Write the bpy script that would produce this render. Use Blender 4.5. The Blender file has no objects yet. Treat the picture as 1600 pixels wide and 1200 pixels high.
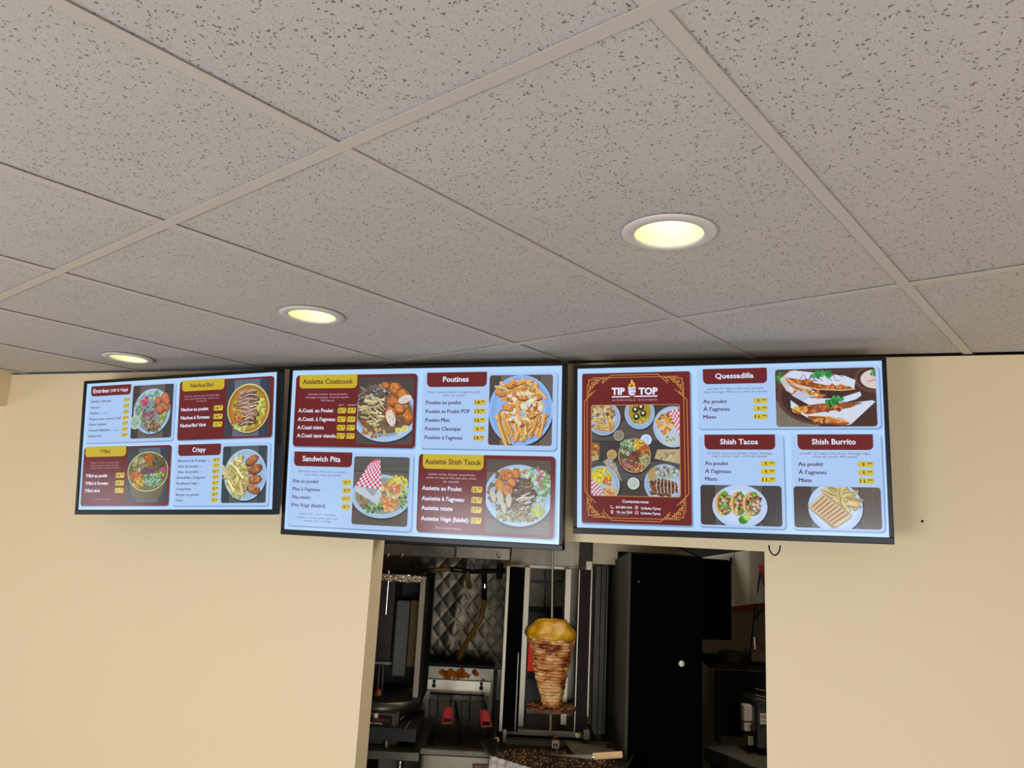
import bpy, bmesh, math, random
from mathutils import Vector, Matrix
from mathutils.geometry import tessellate_polygon

C = bpy.context.scene.collection
S = bpy.context.scene
random.seed(7)

# ------------------------------------------------------------------ camera
F, ROLL, PITCH, YAW, CZ = 1206.385, 0.0510487, 0.1946475, -0.315682, 1.95
cy, sy = math.cos(YAW), math.sin(YAW)
fwd = Vector((sy*math.cos(PITCH), cy*math.cos(PITCH), math.sin(PITCH)))
rt0 = Vector((cy, -sy, 0)); up0 = rt0.cross(fwd)
rt = math.cos(ROLL)*rt0 + math.sin(ROLL)*up0
up = -math.sin(ROLL)*rt0 + math.cos(ROLL)*up0
cam = bpy.data.cameras.new('camera'); cam.sensor_width = 36; cam.lens = F/1600*36
cam.clip_start = 0.05; cam.clip_end = 100
co = bpy.data.objects.new('camera', cam); C.objects.link(co)
co.matrix_world = Matrix(((rt.x, up.x, -fwd.x, 0), (rt.y, up.y, -fwd.y, 0), (rt.z, up.z, -fwd.z, CZ), (0, 0, 0, 1)))
S.camera = co
S.view_settings.view_transform = 'Standard'; S.view_settings.look = 'None'
S.view_settings.exposure = 0.0; S.view_settings.gamma = 1.0; S.view_settings.use_curve_mapping = False
S.cycles.max_bounces = 8; S.cycles.diffuse_bounces = 5; S.cycles.glossy_bounces = 4
S.cycles.sample_clamp_indirect = 6.0; S.cycles.caustics_reflective = False; S.cycles.caustics_refractive = False

# ------------------------------------------------------------------ light
w = bpy.data.worlds.new('daylight'); S.world = w; w.use_nodes = True
bg = w.node_tree.nodes['Background']; bg.inputs['Color'].default_value = (0.75, 0.86, 1.0, 1); bg.inputs['Strength'].default_value = 2.0

def area(name, loc, rot, sx, sz, power, col):
    l = bpy.data.lights.new(name, 'AREA'); l.shape = 'RECTANGLE'; l.size = sx; l.size_y = sz
    l.energy = power; l.color = col
    o = bpy.data.objects.new(name, l); C.objects.link(o); o.location = loc; o.rotation_euler = rot
    return o
HP = math.pi/2
DAY = (0.93, 0.95, 0.99)
area('window_daylight', (1.15, -1.42, .85), (HP, 0, 0), 1.7, 1.4, 66, DAY)
area('window_daylight', (-4.15, -1.42, .85), (HP, 0, 0), 0.4, 1.4, 12, DAY)
area('window_daylight', (-6.4, -1.42, 1.07), (HP, 0, 0), 1.0, 1.5, 26, DAY)
area('window_daylight', (-2.2, -1.42, .85), (HP, 0, 0), 1.8, 1.4, 84, DAY)
area('window_daylight', (-7.12, -.3, 1.1), (HP, 0, -HP), 1.4, 1.6, 12, DAY)
# unseen ceiling lamp of the kitchen, above the serving opening, and added corner fill
kl = area('kitchen_lamp_and_fill', (sy*3.35+cy*.55, cy*3.35-sy*.55, 2.55), (0, 0, -YAW), 1.5, .25, 8, (1.0, .93, .80))
area('kitchen_lamp_and_fill', (sy*3.35+cy*1.15, cy*3.35-sy*1.15, 2.55), (0, 0, -YAW), .3, .3, 8, (1.0, .93, .82))

# ------------------------------------------------------------------ helpers
def lin(c):
    return tuple(((x/255)/12.92 if x/255 <= 0.04045 else ((x/255+0.055)/1.055)**2.4) for x in c)

def mat(name, rgb=(200, 200, 200), rough=0.6, metal=0.0, var=0.0, vscale=8.0, bump=0.0, bscale=60.0, rgb2=None,
        emit=None, estr=0.0, spec=0.5, coat=0.0, stretch=None):
    m = bpy.data.materials.new(name); m.use_nodes = True
    nt = m.node_tree; n = nt.nodes; b = n['Principled BSDF']
    base = lin(rgb)
    b.inputs['Base Color'].default_value = (*base, 1); b.inputs['Roughness'].default_value = rough
    b.inputs['Metallic'].default_value = metal; b.inputs['Specular IOR Level'].default_value = spec
    if coat: b.inputs['Coat Weight'].default_value = coat
    tc = n.new('ShaderNodeTexCoord'); src = tc.outputs['Object']
    if stretch:
        mp = n.new('ShaderNodeMapping'); mp.inputs['Scale'].default_value = stretch
        nt.links.new(src, mp.inputs['Vector']); src = mp.outputs['Vector']
    if var or rgb2:
        nz = n.new('ShaderNodeTexNoise'); nz.inputs['Scale'].default_value = vscale; nz.inputs['Detail'].default_value = 5
        nt.links.new(src, nz.inputs['Vector'])
        cr = n.new('ShaderNodeValToRGB'); cr.color_ramp.elements[0].position = 0.35; cr.color_ramp.elements[1].position = 0.65
        d = lin(rgb2) if rgb2 else tuple(x*(1-var) for x in base)
        cr.color_ramp.elements[0].color = (*d, 1); cr.color_ramp.elements[1].color = (*base, 1)
        nt.links.new(nz.outputs['Fac'], cr.inputs['Fac']); nt.links.new(cr.outputs['Color'], b.inputs['Base Color'])
    if bump:
        bz = n.new('ShaderNodeTexNoise'); bz.inputs['Scale'].default_value = bscale; bz.inputs['Detail'].default_value = 3
        nt.links.new(src, bz.inputs['Vector'])
        bp = n.new('ShaderNodeBump'); bp.inputs['Strength'].default_value = bump; bp.inputs['Distance'].default_value = 0.002
        nt.links.new(bz.outputs['Fac'], bp.inputs['Height']); nt.links.new(bp.outputs['Normal'], b.inputs['Normal'])
    if emit:
        b.inputs['Emission Color'].default_value = (*lin(emit), 1); b.inputs['Emission Strength'].default_value = estr
    return m

class MB:
    """collects simple solids and links them as ONE mesh object"""
    def __init__(s): s.v = []; s.f = []; s.m = []; s.smooth = []
    def add(s, vs, fs, mi=0, sm=False):
        k = len(s.v); s.v += [tuple(p) for p in vs]
        for f in fs: s.f.append([i+k for i in f]); s.m.append(mi); s.smooth.append(sm)
        return s
    def box(s, x0, x1, y0, y1, z0, z1, mi=0):
        x0, x1 = sorted((x0, x1)); y0, y1 = sorted((y0, y1)); z0, z1 = sorted((z0, z1))
        v = [(x0,y0,z0),(x1,y0,z0),(x1,y1,z0),(x0,y1,z0),(x0,y0,z1),(x1,y0,z1),(x1,y1,z1),(x0,y1,z1)]
        return s.add(v, [(3,2,1,0),(4,5,6,7),(0,1,5,4),(1,2,6,5),(2,3,7,6),(3,0,4,7)], mi)
    def bar(s, a, b, r, n=8, mi=0, r2=None):
        a = Vector(a); b = Vector(b); d = (b-a).normalized()
        t = Vector((0, 0, 1)) if abs(d.z) < .9 else Vector((1, 0, 0))
        p = d.cross(t).normalized(); q = d.cross(p).normalized(); r2 = r if r2 is None else r2
        v = []
        for c, rr in ((a, r), (b, r2)):
            for i in range(n):
                an = 2*math.pi*i/n; v.append(c + p*math.cos(an)*rr + q*math.sin(an)*rr)
        f = [(i, (i+1) % n, n+(i+1) % n, n+i) for i in range(n)]
        s.add(v, f, mi, n > 6)
        s.add(v[:n], [tuple(range(n))[::-1]], mi); s.add(v[n:], [tuple(range(n))], mi)
        return s
    def path(s, pts, r, n=8, mi=0, closed=False):
        pts = [Vector(p) for p in pts]; N = len(pts); rings = []
        ref = None
        for i, p in enumerate(pts):
            if closed: d = (pts[(i+1) % N]-pts[i-1]).normalized()
            else: d = (pts[min(i+1, N-1)]-pts[max(i-1, 0)]).normalized()
            if ref is None:
                ref = d.cross(Vector((0, 0, 1)) if abs(d.z) < .9 else Vector((1, 0, 0))).normalized()
            ref = (ref - d*ref.dot(d)).normalized(); q = d.cross(ref)
            rings.append([p + ref*math.cos(2*math.pi*k/n)*r + q*math.sin(2*math.pi*k/n)*r for k in range(n)])
        v = [x for rg in rings for x in rg]; f = []
        for i in range(N if closed else N-1):
            j = (i+1) % N
            for k in range(n): f.append((i*n+k, i*n+(k+1) % n, j*n+(k+1) % n, j*n+k))
        s.add(v, f, mi, True)
        if not closed:
            s.add(rings[0], [tuple(range(n))[::-1]], mi); s.add(rings[-1], [tuple(range(n))], mi)
        return s
    def lathe(s, prof, c, n=32, mi=0, sm=True, sx=1.0, sy=1.0):
        v = []
        for r, z in prof:
            for k in range(n):
                a = 2*math.pi*k/n; v.append((c[0]+r*math.cos(a)*sx, c[1]+r*math.sin(a)*sy, c[2]+z))
        f = []
        for i in range(len(prof)-1):
            for k in range(n): f.append((i*n+k, i*n+(k+1) % n, (i+1)*n+(k+1) % n, (i+1)*n+k))
        return s.add(v, f, mi, sm)
    def prism(s, poly, ext, mi=0):
        """poly: list of 3D points, ext: extrusion vector"""
        n = len(poly); e = Vector(ext); a = [Vector(p) for p in poly]; b = [p+e for p in a]
        s.add(a+b, [tuple(range(n))[::-1], tuple(range(n, 2*n))] + [(i, (i+1) % n, n+(i+1) % n, n+i) for i in range(n)], mi)
        return s
    def build(s, name, mats, parent=None, off=(0, 0, 0), bevel=0.0, seg=2, recalc=True):
        me = bpy.data.meshes.new(name); o3 = Vector(off)
        me.from_pydata([tuple(Vector(p)-o3) for p in s.v], [], s.f)
        ml = mats if isinstance(mats, (list, tuple)) else [mats]
        for m in ml: me.materials.append(m)
        for p, mi, sm in zip(me.polygons, s.m, s.smooth): p.material_index = mi; p.use_smooth = sm
        if recalc:
            bm = bmesh.new(); bm.from_mesh(me); bmesh.ops.recalc_face_normals(bm, faces=bm.faces)
            bm.to_mesh(me); bm.free()
        o = bpy.data.objects.new(name, me); C.objects.link(o)
        if bevel:
            b = o.modifiers.new('bevel', 'BEVEL'); b.width = bevel; b.segments = seg; b.limit_method = 'ANGLE'
        if parent is not None: o.parent = parent
        return o

def tag(o, label=None, cat=None, group=None, kind=None):
    if label: o['label'] = label
    if cat: o['category'] = cat
    if group: o['group'] = group
    if kind: o['kind'] = kind
    return o
def thing(name, label, cat, loc=(0, 0, 0), rz=0.0, group=None):
    o = bpy.data.objects.new(name, None); o.empty_display_size = 0.1; C.objects.link(o)
    o.location = loc; o.rotation_euler = (0, 0, rz)
    return tag(o, label, cat, group)
def struct(o):
    o['kind'] = 'structure'; return o

# ------------------------------------------------------------------ materials of the setting
CEIL = CZ + 0.64081
WY = 2.708
M = {}
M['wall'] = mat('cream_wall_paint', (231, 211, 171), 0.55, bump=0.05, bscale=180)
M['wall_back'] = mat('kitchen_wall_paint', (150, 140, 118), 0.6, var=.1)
M['floor'] = mat('floor_tile', (122, 112, 98), 0.4, var=.15)
M['dark_void'] = mat('plenum_dark', (40, 37, 33), 0.9)
M['tbar'] = mat('painted_grid', (199, 191, 182), 0.45)
M['trimw'] = mat('white_metal_trim', (212, 206, 200), 0.4)
M['frame_w'] = mat('window_frame_paint', (225, 225, 220), 0.5)

def tile_material():
    m = bpy.data.materials.new('fissured_ceiling_tile'); m.use_nodes = True
    nt = m.node_tree; n = nt.nodes; L = nt.links; b = n['Principled BSDF']; b.inputs['Roughness'].default_value = 0.9
    tc = n.new('ShaderNodeTexCoord')
    def vm(op, a, bb=None, scale=None):
        x = n.new('ShaderNodeVectorMath'); x.operation = op
        if hasattr(a, 'links'): L.new(a, x.inputs[0])
        else: x.inputs[0].default_value = a
        if bb is not None:
            if hasattr(bb, 'links'): L.new(bb, x.inputs[1])
            else: x.inputs[1].default_value = bb
        if scale is not None: x.inputs['Scale'].default_value = scale
        return x
    def mt(op, a, bb):
        x = n.new('ShaderNodeMath'); x.operation = op
        for i, q in enumerate((a, bb)):
            if hasattr(q, 'links'): L.new(q, x.inputs[i])
            else: x.inputs[i].default_value = q
        return x.outputs[0]
    flat = vm('MULTIPLY', tc.outputs['Object'], (1, 1, 0)).outputs[0]
    def layer(scale, aspect, rad, prob, shift):
        p = vm('ADD', vm('SCALE', flat, scale=scale).outputs[0], (shift, shift*1.7, 0)).outputs[0]
        wob = n.new('ShaderNodeTexNoise'); wob.inputs['Scale'].default_value = 1.6; L.new(p, wob.inputs['Vector'])
        wv = vm('SCALE', vm('SUBTRACT', wob.outputs['Color'], (.5, .5, .5)).outputs[0], scale=0.55).outputs[0]
        p2 = vm('ADD', p, vm('MULTIPLY', wv, (1, 1, 0)).outputs[0]).outputs[0]
        v = n.new('ShaderNodeTexVoronoi'); v.voronoi_dimensions = '2D'; v.inputs['Scale'].default_value = 1.0; L.new(p2, v.inputs['Vector'])
        d = vm('SUBTRACT', p2, v.outputs['Position']).outputs[0]
        sp = n.new('ShaderNodeSeparateColor'); L.new(v.outputs['Color'], sp.inputs[0])
        r = n.new('ShaderNodeVectorRotate'); r.rotation_type = 'Z_AXIS'; L.new(d, r.inputs['Vector'])
        L.new(mt('MULTIPLY', sp.outputs[0], 6.283), r.inputs['Angle'])
        e = vm('MULTIPLY', r.outputs[0], (1.0, aspect, 0)).outputs[0]
        ln = vm('LENGTH', e).outputs['Value']
        size = mt('MULTIPLY', rad, mt('ADD', 0.35, mt('MULTIPLY', sp.outputs[1], 0.9)))
        inside = mt('LESS_THAN', ln, size)
        on = mt('LESS_THAN', sp.outputs[2], prob)
        return mt('MULTIPLY', inside, on)
    a = layer(80, 2.8, 0.29, 0.24, 3.1)
    c = layer(125, 1.5, 0.26, 0.26, 9.7)
    d = layer(210, 1.3, 0.27, 0.45, 21.3)
    mx = mt('MAXIMUM', mt('MAXIMUM', a, c), mt('MULTIPLY', d, 0.4))
    nz = n.new('ShaderNodeTexNoise'); nz.inputs['Scale'].default_value = 3.0; L.new(tc.outputs['Object'], nz.inputs['Vector'])
    basec = n.new('ShaderNodeValToRGB'); L.new(nz.outputs['Fac'], basec.inputs['Fac'])
    basec.color_ramp.elements[0].color = (*lin((193, 187, 182)), 1); basec.color_ramp.elements[1].color = (*lin((202, 195, 189)), 1)
    mix = n.new('ShaderNodeMix'); mix.data_type = 'RGBA'; L.new(mx, mix.inputs['Factor'])
    L.new(basec.outputs['Color'], mix.inputs[6]); mix.inputs[7].default_value = (*lin((120, 110, 104)), 1)
    L.new(mix.outputs[2], b.inputs['Base Color'])
    bp = n.new('ShaderNodeBump'); bp.invert = True; bp.inputs['Strength'].default_value = 0.5; bp.inputs['Distance'].default_value = 0.002
    L.new(mx, bp.inputs['Height']); L.new(bp.outputs['Normal'], b.inputs['Normal'])
    return m
M['tile'] = tile_material()

# ------------------------------------------------------------------ room shell
X0, X1, Y0, Y1 = -7.0, 3.5, -1.3, WY
OX0, OX1, OZ = -1.407, 0.011, CZ - 0.007           # serving opening into the kitchen
wf = MB()
WT = CEIL-.005
wf.box(X0, OX0, WY, WY+.092, 0, WT); wf.box(OX1, X1, WY, WY+.092, 0, WT); wf.box(OX0, OX1, WY, WY+.092, OZ, WT)
wf.box(OX0, OX1, WY, WY+.092, 0, .55)
struct(wf.build('wall_front', M['wall']))
struct(MB().box(X0-.2, X1+.2, Y0-.2, 7.2, -.1, 0).build('floor', M['floor']))
struct(MB().box(X1, X1+.12, Y0, WY, 0, CEIL+.12).build('wall_right', M['wall']))
def pierced(name, horiz, pos, a0, a1, holes, thick):
    """wall along x (horiz) or y with rectangular window holes [(a, b, z0, z1)]"""
    mb = MB(); cur = a0
    def bx(p, q, z0, z1):
        if horiz: mb.box(p, q, pos-thick, pos, z0, z1)
        else: mb.box(pos-thick, pos, p, q, z0, z1)
    for p, q, z0, z1 in sorted(holes):
        bx(cur, p, 0, CEIL+.12); bx(p, q, 0, z0); bx(p, q, z1, CEIL+.12); cur = q
    bx(cur, a1, 0, CEIL+.12)
    return struct(mb.build(name, M['wall']))
rear = [(-6.9, -5.9, .3, 1.85), (-4.35, -3.95, .15, 1.55), (-3.1, -1.3, .15, 1.55), (.3, 2.0, .15, 1.55)]
left = [(-1.0, .4, .3, 1.9)]
pierced('wall_rear', True, Y0, X0, X1, rear, .12)
pierced('wall_left', False, X0, Y0, WY, left, .12)
k = 1
for (p, q, z0, z1) in rear:
    mb = MB()
    for a, b in ((p, p+.05), (q-.05, q), ((p+q)/2-.025, (p+q)/2+.025)): mb.box(a, b, Y0-.08, Y0-.02, z0, z1)
    mb.box(p, q, Y0-.08, Y0-.02, z0, z0+.05); mb.box(p, q, Y0-.08, Y0-.02, z1-.05, z1)
    struct(mb.build('window_%d' % k, M['frame_w'])); k += 1
for (p, q, z0, z1) in left:
    mb = MB()
    for a, b in ((p, p+.05), (q-.05, q), ((p+q)/2-.025, (p+q)/2+.025)): mb.box(X0-.08, X0-.02, a, b, z0, z1)
    mb.box(X0-.08, X0-.02, p, q, z0, z0+.05); mb.box(X0-.08, X0-.02, p, q, z1-.05, z1)
    struct(mb.build('window_%d' % k, M['frame_w'])); k += 1
struct(MB().box(-4.05, -3.39, 1.3, WY, CZ+.482, CEIL+.1).build('trim_1', M['wall']))      # bulkhead over the side passage

# suspended ceiling: slab above, grid of bars, tiles each on its own
ceiling = struct(MB().box(X0-.12, X1+.12, Y0-.12, 7.2, CEIL+.12, CEIL+.22).build('ceiling', M['dark_void']))
TH = math.radians(21.94)
ga = Vector((math.cos(TH), -math.sin(TH))); gb = Vector((math.sin(TH), math.cos(TH)))
G0 = Vector((-2.25309*math.cos(TH)+.737243*math.sin(TH), 2.25309*math.sin(TH)+.737243*math.cos(TH)))
def rotp(x, y): return Vector((x*math.cos(TH)+y*math.sin(TH), -x*math.sin(TH)+y*math.cos(TH)))
LIGHTS = [rotp(-.7442, 1.3735), rotp(-1.974, 1.3690), rotp(-3.2205, 1.3695)]
def clip_rect(poly, x0, x1, y0, y1):
    for ax, val, sgn in ((0, x0, 1), (0, x1, -1), (1, y0, 1), (1, y1, -1)):
        out = []
        for i in range(len(poly)):
            a = poly[i-1]; b = poly[i]; da = (a[ax]-val)*sgn; db = (b[ax]-val)*sgn
            if (da >= 0) != (db >= 0):
                t = da/(da-db); out.append(a+(b-a)*t)
            if db >= 0: out.append(b)
        poly = out
        if len(poly) < 3: return []
    return poly
def plate_with_hole(poly, z0, z1, hole, r):
    """prism with a round hole"""
    bm = bmesh.new(); loops = []
    for pts in (poly, [Vector((hole.x+r*math.cos(2*math.pi*k/40), hole.y+r*math.sin(2*math.pi*k/40))) for k in range(40)]):
        vs = [bm.verts.new((p.x, p.y, z0)) for p in pts]
        loops += [bm.edges.new((vs[i-1], vs[i])) for i in range(len(vs))]
    g = bmesh.ops.triangle_fill(bm, use_beauty=True, edges=loops)
    fs = [f for f in g['geom'] if isinstance(f, bmesh.types.BMFace)]
    # drop a fill inside the hole
    bad = [f for f in fs if (Vector(f.calc_center_median()[:2])-hole).length < r*.9 and all((Vector(v.co[:2])-hole).length < r*1.01 for v in f.verts)]
    if bad: bmesh.ops.delete(bm, geom=bad, context='FACES')
    fs = list(bm.faces)
    ex = bmesh.ops.extrude_face_region(bm, geom=fs)
    for v in ex['geom']:
        if isinstance(v, bmesh.types.BMVert): v.co.z = z1
    bmesh.ops.recalc_face_normals(bm, faces=bm.faces)
    me = bpy.data.meshes.new('ceiling_tile'); bm.to_mesh(me); bm.free(); me.materials.append(M['tile'])
    o = bpy.data.objects.new('ceiling_tile', me); C.objects.link(o); o.parent = ceiling
HB = 0.0125
YC = WY - 0.004
for i in range(-20, 22):
    for j in range(-8, 8):
        g = .0045
        cs = [G0+ga*(.61*(i+a))+gb*(1.22*(j+b)) for a, b in ((0, 0), (1, 0), (1, 1), (0, 1))]
        cen = sum(cs, Vector((0, 0)))/4
        cs = [c+ga*(g if (c-cen).dot(ga) < 0 else -g)+gb*(g if (c-cen).dot(gb) < 0 else -g) for c in cs]
        poly = clip_rect(cs, X0, X1, Y0, YC)
        if len(poly) < 3: continue
        z0 = CEIL+.0042+random.uniform(0, .001)
        hl = [l for l in LIGHTS if abs((l-cen).dot(ga)) < .3 and abs((l-cen).dot(gb)) < .6]
        if hl: plate_with_hole(poly, z0, z0+.015, hl[0], .086)
        else:
            MB().prism([(p.x, p.y, z0) for p in poly], (0, 0, .015)).build('ceiling_tile', M['tile'], ceiling)
def gridbar(p, d, l0, l1, name, z):
    q = Vector((-d.y, d.x))
    poly = clip_rect([p+d*l0-q*HB, p+d*l1-q*HB, p+d*l1+q*HB, p+d*l0+q*HB], X0, X1, Y0, WY+.002)
    if len(poly) >= 3:
        MB().prism([(v.x, v.y, z) for v in poly], (0, 0, .0014)).build(name, M['tbar'], ceiling)
for j in range(-8, 8): gridbar(G0+gb*(1.22*j), ga, -14, 14, 'main_runner', CEIL)
for i in range(-20, 22): gridbar(G0+ga*(.61*i), gb, -12, 12, 'cross_tee', CEIL+.0004)
# ------------------------------------------------------------------ recessed downlights
M['refl'] = mat('lamp_reflector', (253, 246, 206), 0.35)
M['bulb'] = mat('lamp_glow', (255, 250, 220), 0.5, emit=(255, 248, 205), estr=2.3)
M['can'] = mat('lamp_can', (120, 120, 118), 0.5, 0.6)
LL = ['white recessed ceiling downlight nearest the camera, above the right-hand menu screen',
      'middle one of three lit recessed downlights, above the gap between left and centre screens',
      'farthest recessed downlight, small, just above the left-hand menu screen']
for i, p in enumerate(LIGHTS):
    t = thing('recessed_downlight', LL[i], 'ceiling light', (p.x, p.y, CEIL), 0, 'recessed downlights in a row')
    a = MB().lathe([(.0725, .004), (.0715, -.002), (.076, -.0045), (.092, -.004), (.0985, -.001), (.0995, .0012)], (0, 0, 0), 56)
    a.build('trim_ring', M['trimw'], t)
    MB().lathe([(.0725, .004), (.070, .014), (.064, .040), (.058, .062)], (0, 0, 0), 48).build('reflector', M['refl'], t)
    MB().lathe([(.084, .002), (.084, .10), (.0, .10)], (0, 0, 0), 24).build('housing', M['can'], t)
    MB().lathe([(.0, .030), (.022, .031), (.042, .038), (.054, .050), (.058, .062), (.0, .066)], (0, 0, 0), 32).build('bulb', M['bulb'], t)

# ------------------------------------------------------------------ menu screens
def screen_material():
    m = bpy.data.materials.new('lit_screen'); m.use_nodes = True; nt = m.node_tree; n = nt.nodes; b = n['Principled BSDF']
    at = n.new('ShaderNodeAttribute'); at.attribute_name = 'pixel'
    b.inputs['Base Color'].default_value = (.012, .012, .014, 1); b.inputs['Roughness'].default_value = .16
    b.inputs['Specular IOR Level'].default_value = .36
    nt.links.new(at.outputs['Color'], b.inputs['Emission Color']); b.inputs['Emission Strength'].default_value = 1.0
    m.cycles.emission_sampling = 'NONE'
    return m
M['screen'] = screen_material()
M['bezel'] = mat('black_bezel', (9, 9, 10), 0.34, spec=.3)
M['tvback'] = mat('black_tv_back', (14, 14, 15), 0.5)
M['bracket'] = mat('black_bracket', (12, 12, 13), 0.45)

_glyph = {}
def glyphs(s, bold, italic):
    """triangles of a line of text, size 1"""
    k = (s, bold, italic)
    if k in _glyph: return _glyph[k]
    cu = bpy.data.curves.new('line', 'FONT'); cu.body = s; cu.size = 1; cu.resolution_u = 2
    cu.offset = bold; cu.shear = italic; cu.fill_mode = 'FRONT'
    o = bpy.data.objects.new('line', cu); C.objects.link(o)
    dg = bpy.context.evaluated_depsgraph_get(); dg.update(); ev = o.evaluated_get(dg); me = ev.to_mesh(); me.calc_loop_triangles()
    vs = [(v.co.x, v.co.y) for v in me.vertices]; ts = [tuple(t.vertices) for t in me.loop_triangles]
    ev.to_mesh_clear(); bpy.data.objects.remove(o); bpy.data.curves.remove(cu)
    _glyph[k] = (vs, ts); return _glyph[k]
CAPH = None
def cap():
    global CAPH
    if CAPH is None:
        v, _ = glyphs('H', 0, 0); CAPH = max(p[1] for p in v)
    return CAPH

class Gfx:
    """flat picture shown by one screen, drawn as coloured polygons in 1600 x 900 units"""
    def __init__(s, W): s.u = W/1600; s.v = []; s.f = []; s.c = []; s.k = 0; s.clip = None
    def lay(s, n=1): s.k += n
    def poly(s, pts, col, lay=True):
        pts = [Vector(p) for p in pts]
        if s.clip:
            area2 = sum(pts[i-1].x*pts[i].y-pts[i].x*pts[i-1].y for i in range(len(pts)))
            cl = s.clip; n = len(cl)
            for i in range(n):
                a = cl[i-1]; b = cl[i]; nx, ny = b[1]-a[1], -(b[0]-a[0])
                out = []
                for j in range(len(pts)):
                    p = pts[j-1]; q = pts[j]
                    dp = (p.x-a[0])*nx+(p.y-a[1])*ny; dq = (q.x-a[0])*nx+(q.y-a[1])*ny
                    if (dp <= 0) != (dq <= 0): out.append(p+(q-p)*(dp/(dp-dq)))
                    if dq <= 0: out.append(q)
                pts = out
                if len(pts) < 3: return
        if lay: s.k += 1
        y = -s.k*5e-6; b0 = len(s.v)
        s.v += [((p.x-800)*s.u, y, (450-p.y)*s.u) for p in pts]; s.f.append(list(range(b0, b0+len(pts)))); s.c.append(lin(col))
    def rect(s, x0, y0, x1, y1, col, **k): s.poly([(x0, y0), (x1, y0), (x1, y1), (x0, y1)], col, **k)
    def rpts(s, x0, y0, x1, y1, r, cor='1111', n=6):
        out = []
        for i, (cx, cy2, a0) in enumerate(((x0, y0, 180), (x1, y0, 270), (x1, y1, 0), (x0, y1, 90))):
            if cor[i] == '1':
                ox = cx + (r if cx == x0 else -r); oy = cy2 + (r if cy2 == y0 else -r)
                out += [(ox+r*math.cos(math.radians(a0+90*j/n)), oy+r*math.sin(math.radians(a0+90*j/n))) for j in range(n+1)]
            else: out.append((cx, cy2))
        return out
    def rrect(s, x0, y0, x1, y1, r, col, cor='1111'): s.poly(s.rpts(x0, y0, x1, y1, r, cor), col)
    def ell(s, cx, cy2, rx, ry, col, n=36, a=0):
        ca, sa = math.cos(a), math.sin(a)
        s.poly([(cx+rx*math.cos(t)*ca-ry*math.sin(t)*sa, cy2+rx*math.cos(t)*sa+ry*math.sin(t)*ca) for t in [2*math.pi*i/n for i in range(n)]], col)
    def line(s, pts, w, col, closed=False):
        s.k += 1
        for i in range(len(pts)-1 + (1 if closed else 0)):
            a = Vector(pts[i]); b = Vector(pts[(i+1) % len(pts)]); d = (b-a)
            if d.length < 1e-6: continue
            d.normalize(); q = Vector((-d.y, d.x))*w/2; a = a-d*w*.4; b = b+d*w*.4
            s.k += .5; s.poly([a-q, b-q, b+q, a+q], col, lay=False)
    def text(s, t, x0, x1, yc, h, col, bold=.012, it=0, align='F', maxs=1.15):
        """F: fit between x0 and x1; C: centred between them; L: starts at x0. h = cap height"""
        strokes = (0,)
        if 0 < bold <= .014 or 'M' in t: strokes = (-h*.04, h*.04) if h > 13 else (0,); bold = 0
        vs, ts = glyphs(t, bold, it)
        if not vs: return
        k = h/cap(); a = min(v[0] for v in vs); b = max(v[0] for v in vs); wd = (b-a)*k; kx = k
        if align == 'F': kx = k*(x1-x0)/wd; ox = x0
        elif align == 'C':
            if wd > (x1-x0): kx = k*(x1-x0)/wd
            ox = (x0+x1)/2-(b-a)*kx/2
        else: ox = x0
        for sh_ in strokes:
            s.k += 2; y = -s.k*5e-6; b0 = len(s.v)
            s.v += [(((v[0]-a)*kx+ox+sh_-800)*s.u, y, (450-(yc+h/2-v[1]*k))*s.u) for v in vs]
            for q in ts: s.f.append([i+b0 for i in q]); s.c.append(lin(col))
    def build(s, parent):
        me = bpy.data.meshes.new('screen_picture'); me.from_pydata(s.v, [], s.f)
        at = me.color_attributes.new('pixel', 'FLOAT_COLOR', 'CORNER'); buf = []
        for p, c in zip(me.polygons, s.c): buf += [c[0], c[1], c[2], 1.0]*p.loop_total
        at.data.foreach_set('color', buf); me.materials.append(M['screen'])
        o = bpy.data.objects.new('screen_picture', me); C.objects.link(o); o.parent = parent; return o

R = random.Random(3)
def jit(c, a=14): 
    d = R.uniform(-a, a); return tuple(max(0, min(255, x+d+R.uniform(-a, a)*.4)) for x in c)
def blob(g, x, y, r, col, asp=1.0, n=9, rough=.22, a=None):
    a = R.uniform(0, math.pi) if a is None else a; ca, sa = math.cos(a), math.sin(a); pts = []
    for i in range(n):
        t = 2*math.pi*i/n; q = r*(1+R.uniform(-rough, rough)); u, v = q*math.cos(t), q*math.sin(t)/asp
        pts.append((x+u*ca-v*sa, y+u*sa+v*ca))
    g.poly(pts, col)
def scatter(g, cx, cy2, rx, ry, n, size, cols, asp=1.5, edge=1.0, ja=14):
    for _ in range(n):
        t = R.uniform(0, 2*math.pi); q = math.sqrt(R.random())*edge
        blob(g, cx+rx*q*math.cos(t), cy2+ry*q*math.sin(t), size*R.uniform(.6, 1.3), jit(R.choice(cols), ja), R.uniform(1, asp), n=7)
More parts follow.
